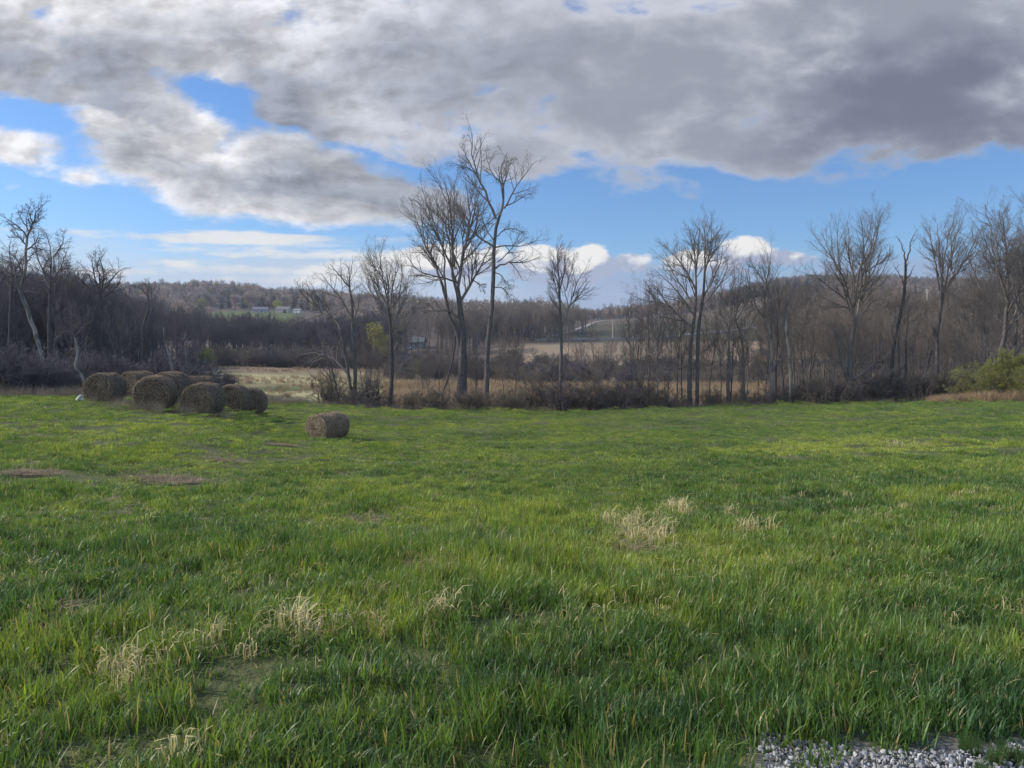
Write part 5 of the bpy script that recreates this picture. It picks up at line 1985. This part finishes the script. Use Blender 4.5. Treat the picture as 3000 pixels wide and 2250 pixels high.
M['hay_dark'] = hay_material('weathered_hay', (0.040, 0.030, 0.022), (0.17, 0.13, 0.090))
M['hay_tan'] = hay_material('lone_bale_hay', (0.065, 0.05, 0.034), (0.23, 0.175, 0.115))


def hay_face_material(name, c1, c2):
    m, nt, b, h = new_mat(name)
    po = pos_socket(nt, 'object')
    sp = nt.nodes.new('ShaderNodeSeparateXYZ')
    nt.links.new(po, sp.inputs[0])
    y, z = sp.outputs[1], sp.outputs[2]
    zc = h.m('SUBTRACT', z, 0.74)
    r = h.m('SQRT', h.m('ADD', h.m('MULTIPLY', y, y), h.m('MULTIPLY', zc, zc)))
    an = h.m('ARCTAN2', zc, y)
    n = h.noise(po, 6, 5, 0.7)
    w = h.m('SINE', h.m('ADD', h.m('ADD', h.m('MULTIPLY', r, 42.0), an), h.m('MULTIPLY', n, 8.0)))
    f3 = h.noise(scaled(nt, po, (1, 1, 1)), 26, 5, 0.75, 1.0)
    ff = h.m('ADD', h.m('MULTIPLY_ADD', w, 0.13, 0.15), h.m('MULTIPLY', f3, 0.7))
    c = h.ramp(ff, [(0.35, c1), (0.65, c2)])
    nt.links.new(c, b.inputs['Base Color'])
    b.inputs['Roughness'].default_value = 0.95
    b.inputs['Specular IOR Level'].default_value = 0.1
    bump(nt, b, ff, 1.0, 0.08)
    return m


M['face_dark'] = hay_face_material('weathered_hay_end', (0.035, 0.029, 0.024), (0.13, 0.11, 0.085))
M['face_tan_lit'] = hay_face_material('lone_bale_end_lit', (0.13, 0.095, 0.06), (0.44, 0.34, 0.22))  # lighter than the roll: sun on the end face put into the tan
M['straw_dark'] = plain('straw_weathered', (0.20, 0.155, 0.105), 0.9, 0.75, 14)
M['straw_tan'] = plain('straw_tan', (0.29, 0.225, 0.145), 0.9, 0.65, 14)


def bale_parts(D, L, seed, tan=False, sag=0.05):
    """axis along local x, resting on z=0"""
    g = np.random.default_rng(seed)
    Rr = D / 2
    nx, na = 26, 72
    off = g.random() * 50

    def surf(x, th, rr=1.0):
        rad = Rr * rr * (1 + (vnoise(x * 3 + off, th * 2.2, 1.0, seed) - 0.5) * 0.07 + (vnoise(x * 9 + off, th * 7, 1.0, seed + 1) - 0.5) * 0.05)
        e = np.abs(x) / (L / 2)
        rad = rad * (1 - 0.03 * smoothstep(0.88, 1.0, e))
        y = rad * np.cos(th)
        z = rad * np.sin(th)
        y = y * (1 + sag * 0.6 * (1 - (z / Rr + 1) / 2))
        z = np.where(z < -Rr * 0.86, -Rr * 0.86 + (z + Rr * 0.86) * 0.3, z)
        return np.stack([x, y, z + Rr * 0.9], -1)
    xs = np.linspace(-L / 2, L / 2, nx)
    th = np.arange(na) / na * 2 * np.pi
    TX, TH = np.meshgrid(xs, th, indexing='ij')
    V = surf(TX, TH).reshape(-1, 3)
    i = np.arange(nx - 1)[:, None] * na
    k = np.arange(na)[None]
    Q = np.stack([i + k, i + (k + 1) % na, i + na + (k + 1) % na, i + na + k], -1).reshape(-1, 4)
    roll = (V, Q)
    faces = []
    for sgn in (-1, 1):
        nr = 30
        vs = []
        for a in range(nr + 1):
            rr = 1 - a / nr
            p = surf(np.full(na, sgn * L / 2), th, 1.0)
            c = np.array((sgn * L / 2, 0, Rr * 0.9))
            p = c + (p - c) * max(rr, 0.02)
            bulge = 0.05 * (1 - rr ** 2) + (vnoise(th * 3, np.full(na, rr * 9.0), 1.0, seed + 7) - 0.5) * 0.05 + 0.022 * math.sin(rr * 30)
            p[:, 0] += sgn * (bulge if a > 0 else 0)
            vs.append(p)
        v = np.concatenate(vs)
        ii = np.arange(nr)[:, None] * na
        q = np.stack([ii + k, ii + (k + 1) % na, ii + na + (k + 1) % na, ii + na + k], -1).reshape(-1, 4)
        if sgn > 0:
            q = q[:, ::-1]
        faces.append((v, q))
    # loose straw lying round the roll and hanging over the ends
    n = 1200
    x = (g.random(n) - 0.5) * L * 1.02
    t = g.random(n) * 2 * np.pi
    ln = 0.06 + 0.22 * g.random(n)
    dirx = g.normal(size=n) * 0.45
    sl = []
    for s in np.linspace(-0.5, 0.5, 4):
        xx = x + dirx * ln * s
        tt = t + ln * s / Rr
        p = surf(np.clip(xx, -L / 2, L / 2), tt, 1.012)
        lift = (s + 0.5) ** 2 * ln * (g.random(n) * 0.35)
        rad = p - np.stack([p[:, 0], np.zeros(n), np.full(n, Rr * 0.9)], -1)
        sl.append(p + norm(rad) * lift[:, None])
    sl = np.stack(sl, 1)
    nf = 1300
    fl = []
    rr = np.sqrt(g.random(nf)) * 0.98
    t0 = g.random(nf) * 6.283
    ln = 0.12 + 0.4 * g.random(nf)
    sg = np.where(g.random(nf) < 0.5, -1, 1)
    dr = g.normal(size=nf) * 0.12
    for s in np.linspace(-0.5, 0.5, 4):
        r2 = np.clip(rr + dr * s, 0.03, 1.0)
        tt = t0 + ln * s / (Rr * np.maximum(rr, 0.25))
        x2 = sg * (L / 2 + 0.05 * (1 - r2 ** 2) + 0.02 + (s + .5) * 0.02)
        fl.append(np.stack([x2, Rr * r2 * np.cos(tt), Rr * 0.9 + np.maximum(Rr * r2 * np.sin(tt), -Rr * 0.85)], -1))
    fl = np.stack(fl, 1)
    sV, sQ = tubes([(sl, np.full(sl.shape[:2], 0.006), 3), (fl, np.full(fl.shape[:2], 0.0058), 3)])
    return roll, faces, (sV, sQ)


def bale(label, px, py_base, Y, D, L, yaw, seed, tan=False, group=None):
    a, _ = ray(px, 1000)
    X = a * Y
    loc = (X, Y, gz(X, Y) - 0.03)
    o = empty('hay_bale', loc, label, 'hay bale', group, yaw)
    roll, faces, st = bale_parts(D, L, seed, tan)
    mesh_obj('roll', roll[0], roll[1], M['hay_tan' if tan else 'hay_dark'], o, smooth=True)
    for f in faces:
        mesh_obj('end_face', f[0], f[1], M['face_tan_lit' if tan else 'face_dark'], o, smooth=True)
    mesh_obj('loose_straw', st[0], st[1], M['straw_tan' if tan else 'straw_dark'], o)
    return o


def build_bales():
    G = 'weathered round bales in a cluster'
    # local x axis at angle yaw; the end that shows points towards the camera's left
    B = [('leftmost round bale of the dark cluster, pale on top', 305, 39.0, 1.56, 1.3, 84),
         ('round bale just behind the leftmost one, mostly hidden', 402, 43.0, 1.66, 1.35, 72),
         ('large round bale in front with its spiral end facing the camera', 452, 36.6, 1.70, 1.35, 101),
         ('round bale behind the spiral-ended one, only its long top showing', 497, 40.6, 1.76, 1.5, 84),
         ('low bale at the back middle, its top showing between its neighbours', 572, 43.5, 1.72, 1.5, 40),
         ('shaggy bale nearest the camera at the front right of the cluster', 594, 36.6, 1.56, 1.4, 84),
         ('round bale second from the right end of the cluster', 680, 43.0, 1.60, 1.2, 90),
         ('round dark bale at the right end of the cluster', 733, 46.0, 1.66, 1.15, 96)]
    # the end that shows points towards the camera's left
    for k, (lab, px, Y, D, L, yaw) in enumerate(B):
        bale(lab, px, None, Y, D, L, R(yaw), 40 + k, group=G)
    bale('single small tan round bale lying apart in the middle of the field', 957, None, float(hit(957, 1284)[1]), 1.22, 1.55, R(64), 60, tan=True)


build_bales()


def build_small_things():
    g = np.random.default_rng(3)
    names = {'nearest': 'nearest and largest bare patch of brown straw in the grass',
             'middle': 'narrow mat of old straw beyond the largest straw ring',
             'far': 'small reddish straw mat in the grass just in front of the lone bale',
             'left': 'straw mat in the grass near the left edge of the picture'}
    soil = plain('bare_soil', (0.075, 0.058, 0.042), 0.95, 0.4, 9)
    for (px, py, d, nm), pos in zip(PATCHES, PATCH_POS):
        root = empty('straw_patch', pos, names[nm], 'straw patch')
        n, nr = 40, 8
        V = [(0, 0, 0)]
        for a in range(1, nr + 1):
            for i in range(n):
                t = i / n * 6.283
                r = d * (0.42 if nm == 'nearest' else 0.25) * a / nr * (1 + 0.18 * math.sin(3 * t + px) + 0.1 * math.sin(7 * t))
                V.append((r * math.cos(t), r * math.sin(t), 0))
        V = np.array(V)
        V[:, 2] = ground(V[:, 0] + pos[0], V[:, 1] + pos[1]) - pos[2] + 0.012 + 0.006 * g.random(len(V))
        Fc = [(0, 1 + i, 1 + (i + 1) % n) for i in range(n)]
        for a in range(nr - 1):
            Fc += [(1 + a * n + i, 1 + (a + 1) * n + i, 1 + (a + 1) * n + (i + 1) % n, 1 + a * n + (i + 1) % n) for i in range(n)]
        mesh_obj('soil', V, Fc, soil, root)
        v1, q1 = straws(900 if nm == 'nearest' else 420, d * 0.5, 0.1, 0.35, 0.012, 70 + int(px), 0.93, 0.8)
        v1[:, 2] += ground(v1[:, 0] + pos[0], v1[:, 1] + pos[1]) - pos[2] + 0.02
        mesh_obj('straw', v1, q1, M['litter'], root)
    # pale crumpled sack beside the leftmost bale
    import bmesh
    bm = bmesh.new()
    bmesh.ops.create_icosphere(bm, subdivisions=4, radius=0.26)
    for v in bm.verts:
        c = v.co
        k = 1 + 0.35 * math.sin(c.x * 17 + 1) * math.sin(c.z * 13) + 0.25 * math.sin(c.y * 23 + c.x * 9) * math.cos(c.z * 21)
        v.co = Vector((c.x * k * 1.05, c.y * k * 0.8, max(c.z * k, -0.12) * 1.0 + 0.16 + 0.1 * c.x))
    me = bpy.data.meshes.new('rock')
    bm.to_mesh(me)
    bm.free()
    me.materials.append(plain('pale_stone', (0.36, 0.34, 0.28), 0.85, 0.25, 7))
    o = bpy.data.objects.new('rock', me)
    COL.objects.link(o)
    p = on_ground(229, 37.5)
    o.location = (p[0], p[1], p[2] + 0.12)
    o.scale = (0.6, 0.6, 0.7)
    tag(o, 'lumpy pale cream rock in the grass left of the leftmost bale', 'rock')


build_small_things()


# ------------------------------------------------------------------ road, houses, poles
def ribbon(name, centre, width, mat, label, lift=0.12):
    c = resample([(*p, 0) for p in centre], 90)[:, :2]
    t = norm(np.gradient(c, axis=0))
    nrm = np.stack([-t[:, 1], t[:, 0]], -1)
    V = []
    for s in (-0.5, -0.17, 0.17, 0.5):
        q = c + nrm * width * s
        V.append(np.stack([q[:, 0], q[:, 1], np.zeros(len(q))], -1))
    V = np.stack(V, 1)
    zc = np.max(np.stack([ground(V[:, j, 0], V[:, j, 1]) for j in range(4)], -1), 1) + lift
    k = np.ones(7) / 7
    zc = np.convolve(np.pad(zc, 3, 'edge'), k, 'valid')
    V[:, :, 2] = zc[:, None]
    low = V.copy()[:, [0, 3]]
    low[:, :, 2] -= 1.6
    n = len(c)
    A = np.concatenate([V, low], 1)     # 6 per row
    i = np.arange(n - 1)[:, None] * 6
    pairs = [(0, 1), (1, 2), (2, 3), (4, 0), (3, 5)]
    Q = np.concatenate([np.concatenate([i + a, i + b, i + 6 + b, i + 6 + a], 1) for a, b in pairs])
    o = mesh_obj(name, A.reshape(-1, 3), Q, mat)
    tag(o, label, None, None, 'structure')
    return o


def xy(px, py, lo):
    p = hit(px, py, lo)
    return (p[0], p[1])


def box(bm, x0, x1, y0, y1, z0, z1):
    vs = [bm.verts.new(p) for p in [(x0, y0, z0), (x1, y0, z0), (x1, y1, z0), (x0, y1, z0), (x0, y0, z1), (x1, y0, z1), (x1, y1, z1), (x0, y1, z1)]]
    for f in [(0, 3, 2, 1), (4, 5, 6, 7), (0, 1, 5, 4), (1, 2, 6, 5), (2, 3, 7, 6), (3, 0, 4, 7)]:
        bm.faces.new([vs[i] for i in f])


def bm_obj(name, bm, mat, parent=None):
    me = bpy.data.meshes.new(name)
    bm.to_mesh(me)
    bm.free()
    me.materials.append(mat)
    o = bpy.data.objects.new(name, me)
    COL.objects.link(o)
    o.parent = parent
    return o


def house(label, px, Y, W, Dp, hw, hr, rz, wallc, roofc, wins=4, chimney=True, garage=False, lift=0.0):
    import bmesh
    base = on_ground(px, Y)
    base[2] += lift
    o = empty('house', base, label, 'house', None, rz)
    wm = plain('siding', wallc, 0.7, 0.06, 2)
    rm = plain('shingles', roofc, 0.85, 0.2, 4)
    gm = bpy.data.materials.get('window_glass') or plain('window_glass', (0.03, 0.035, 0.045), 0.15, 0.1, 2)
    tm = bpy.data.materials.get('house_trim') or plain('house_trim', (0.75, 0.74, 0.7), 0.6, 0.05, 2)
    bm = bmesh.new()
    box(bm, -W / 2, W / 2, -Dp / 2, Dp / 2, -2.5, hw)
    for s in (-1, 1):     # gables
        a = [bm.verts.new(p) for p in [(s * (W / 2), -Dp / 2, hw), (s * (W / 2), Dp / 2, hw), (s * (W / 2), 0, hw + hr)]]
        bm.faces.new(a)
    bm_obj('wall', bm, wm, o)
    bm = bmesh.new()
    ov, th = 0.5, 0.18
    for s in (-1, 1):
        sl = hr / (Dp / 2)
        p = [(-W / 2 - ov, s * (Dp / 2 + ov), hw - ov * sl), (W / 2 + ov, s * (Dp / 2 + ov), hw - ov * sl), (W / 2 + ov, 0, hw + hr), (-W / 2 - ov, 0, hw + hr)]
        lo = [bm.verts.new((a, b, c + 0.02)) for a, b, c in p]
        hi = [bm.verts.new((a, b, c + th)) for a, b, c in p]
        bm.faces.new(lo)
        bm.faces.new(hi)
        for i in range(4):
            bm.faces.new([lo[i], lo[(i + 1) % 4], hi[(i + 1) % 4], hi[i]])
    ro = bm_obj('roof', bm, rm, o)
    if chimney:
        bm = bmesh.new()
        box(bm, W * 0.2, W * 0.2 + 0.8, -0.4, 0.4, hw + hr * 0.6, hw + hr + 1.0)
        bm_obj('chimney', bm, bpy.data.materials.get('brick') or plain('brick', (0.25, 0.13, 0.1), 0.9, 0.2, 5), ro)
    f = -Dp / 2
    for i in range(wins):
        x = -W / 2 + W * (i + 0.5) / wins
        if i == wins // 2 and not garage:
            bm = bmesh.new()
            box(bm, x - 0.5, x + 0.5, f - 0.06, f + 0.02, 0.05, 2.1)
            bm_obj('door', bm, bpy.data.materials.get('door_paint') or plain('door_paint', (0.12, 0.06, 0.05), 0.5, 0.05, 2), o)
            continue
        w2, z0, z1 = (1.3, 0.05, 2.2) if garage else (0.6, 1.0, 2.15)
        bm = bmesh.new()
        box(bm, x - w2, x + w2, f - 0.05, f + 0.02, z0, z1)
        wi = bm_obj('garage_door' if garage else 'window', bm, tm, o)
        if not garage:
            bm = bmesh.new()
            box(bm, x - w2 + 0.1, x + w2 - 0.1, f - 0.07, f - 0.052, z0 + 0.1, z1 - 0.1)
            bm_obj('pane', bm, gm, wi)
    return o


def pole(label, px, Y, top_py, arm=True):
    b_ = on_ground(px, Y)
    H = P(px, top_py, Y)[2] - b_[2]
    o = empty('utility_pole', b_, label, 'utility pole')
    m_ = bpy.data.materials.get('pole_wood') or plain('pole_wood', (0.42, 0.37, 0.31), 0.85, 0.15, 1)
    V, Q = tubes([(np.array([[(0, 0, -0.8), (0, 0, H * 0.5), (0, 0, H)]], float), np.array([[0.24, 0.21, 0.17]]), 8)])
    mesh_obj('post', V, Q, m_, o, smooth=True)
    if arm:
        import bmesh
        bm = bmesh.new()
        box(bm, -1.1, 1.1, -0.09, 0.09, H - 0.9, H - 0.7)
        a = bm_obj('cross_arm', bm, m_, o)
        a.rotation_euler = (0, 0, 0.5)
        bm = bmesh.new()
        for x in (-0.95, -0.3, 0.3, 0.95):
            box(bm, x - 0.06, x + 0.06, -0.06, 0.06, H - 0.695, H - 0.45)
        k = bm_obj('insulators', bm, bpy.data.materials.get('glass_grey') or plain('glass_grey', (0.3, 0.32, 0.33), 0.3, 0.1, 3), o)
        k.rotation_euler = (0, 0, 0.5)
    return o, np.array((b_[0], b_[1], b_[2] + H - 0.5))


def wire(label, a, b, sag=1.0):
    t = np.linspace(0, 1, 24)[:, None]
    p = a * (1 - t) + b * t
    p[:, 2] -= sag * 4 * (t * (1 - t))[:, 0]
    o_ = p[0].copy()
    V, Q = tubes([((p - o_)[None], np.full((1, 24), 0.03), 4)])
    o = mesh_obj('power_line', V, Q, bpy.data.materials.get('cable') or plain('cable', (0.05, 0.05, 0.05), 0.6, 0.1, 1))
    o.location = o_
    tag(o, label, 'power line')


def car(label, px, Y, rz, col):
    import bmesh
    b_ = on_ground(px, Y)
    o = empty('parked_car', b_, label, 'car', None, rz)
    paint = plain('car_paint', col, 0.3, 0.03, 1)
    prof = [(-2.2, 0.35), (-2.25, 0.8), (-1.3, 0.95), (-0.7, 1.45), (1.3, 1.5), (2.0, 0.95), (2.2, 0.85), (2.2, 0.35)]
    bm = bmesh.new()
    for s in (-1, 1):
        pass
    A = [bm.verts.new((x, -0.85 + (0.12 if z > 1 else 0), z)) for x, z in prof]
    B = [bm.verts.new((x, 0.85 - (0.12 if z > 1 else 0), z)) for x, z in prof]
    bm.faces.new(A)
    bm.faces.new(B[::-1])
    for i in range(len(prof)):
        j = (i + 1) % len(prof)
        bm.faces.new([A[j], A[i], B[i], B[j]])
    bm_obj('body', bm, paint, o)
    bm = bmesh.new()
    for s in (-1, 1):
        y = s * 0.80
        v = [bm.verts.new(p) for p in [(-1.1, y + s * 0.05, 1.0), (1.6, y + s * 0.05, 1.0), (1.15, y - s * 0.04, 1.4), (-0.65, y - s * 0.04, 1.4)]]
        bm.faces.new(v)
    bm_obj('window', bm, bpy.data.materials['window_glass'], o)
    tm = bpy.data.materials.get('tyre') or plain('tyre', (0.02, 0.02, 0.02), 0.8, 0.1, 2)
    for x in (-1.4, 1.4):
        for s in (-1, 1):
            bm = bmesh.new()
            bmesh.ops.create_cone(bm, cap_ends=True, segments=16, radius1=0.34, radius2=0.34, depth=0.22, matrix=Matrix.Translation((x, s * 0.8, 0.34)) @ Matrix.Rotation(R(90), 4, 'X'))
            bm_obj('wheel', bm, tm, o)


def build_built():
    asphalt = plain('asphalt_worn', (0.19, 0.20, 0.20), 0.85, 0.12, 0.3, kind='world')
    gravelm = plain('dirt_road', (0.20, 0.175, 0.15), 0.95, 0.15, 0.3, kind='world')
    y0 = 425.0
    ribbon('road', [((c - 1500) / F * y, y) for c, y in [(1560, 418), (1650, 424), (1760, 428), (1870, 430), (1960, 448), (2040, 468), (2200, 500), (2400, 520)]], 6.5, asphalt,
           'pale asphalt country road crossing the valley', 0.35)
    ribbon('lane', [((c - 1500) / F * y, y) for c, y in [(1590, 440), (1630, 455), (1676, 500), (1712, 560), (1740, 640), (1798, 730), (1871, 800), (1960, 850)]], 3.8, gravelm,
           'gravel lane climbing the pasture to the skyline', 0.3)
    house('long low house with a blue-grey roof, leftmost of the three on the hill', 766, 705, 13, 8, 2.6, 2.2, 0.15, (0.26, 0.26, 0.28), (0.11, 0.115, 0.14))
    house('cream house with a brown-grey roof, middle of the three on the hill', 832, 705, 11.5, 9, 2.6, 2.8, -0.05, (0.42, 0.39, 0.33), (0.13, 0.12, 0.12))
    house('small white garage, rightmost of the three buildings on the hill', 873, 708, 6.5, 6, 2.6, 1.2, 0.0, (0.36, 0.35, 0.33), (0.22, 0.21, 0.20), 2, False, True)
    house('grey-green house with a row of windows among the valley trees', 1223, 398, 7.5, 7, 2.6, 2.6, -0.1, (0.17, 0.20, 0.18), (0.085, 0.10, 0.095), 5, lift=0.5)
    house('white house on the skyline behind the fan-crowned tree', 1928, 905, 11, 8, 3.0, 2.2, 0.1, (0.6, 0.58, 0.54), (0.25, 0.24, 0.23), lift=0.8)
    house('long low building with a pale roof glimpsed through the right-hand trees', 2795, 560, 10, 6, 2.4, 1.4, 0.05, (0.42, 0.38, 0.34), (0.62, 0.6, 0.58), 4, False, lift=1.0)
    car('white car parked left of the grey-green house', 1193, 390, 0.2, (0.8, 0.8, 0.8))
    _, a = pole('pale utility pole standing by the road, left one of the two in the valley', 1795, 432, 937)
    _, b = pole('pale utility pole seen through the wide fan-crowned tree', 1992, 475, 944)
    _, c = pole('utility pole on the slope seen between the twisted tree and the narrow tree', 2712, 300, 846)
    _, d = pole('short leaning roadside pole at the edge of the wood left of the road', 1612, 440, 948)
    wire('sagging power line over the road between the wood edge and the left pole', d, a, 0.8)
    wire('sagging power line between the two poles beside the road', a, b, 1.0)


build_built()


# ------------------------------------------------------------------ the air of the valley
def build_haze():
    import bmesh
    bm = bmesh.new()
    box(bm, -2900, 2900, -80, 2500, -22, 150)
    m = bpy.data.materials.new('air')
    m.use_nodes = True
    nt = m.node_tree
    nt.nodes.remove(nt.nodes['Principled BSDF'])
    v = nt.nodes.new('ShaderNodeVolumePrincipled')
    v.inputs['Color'].default_value = (0.72, 0.82, 1.0, 1)
    v.inputs['Density'].default_value = 0.0001
    v.inputs['Anisotropy'].default_value = 0.2
    nt.links.new(v.outputs[0], nt.nodes['Material Output'].inputs['Volume'])
    o = bm_obj('haze', bm, m)
    tag(o, 'thin blue haze of the air over the valley', None, None, 'stuff')


build_haze()
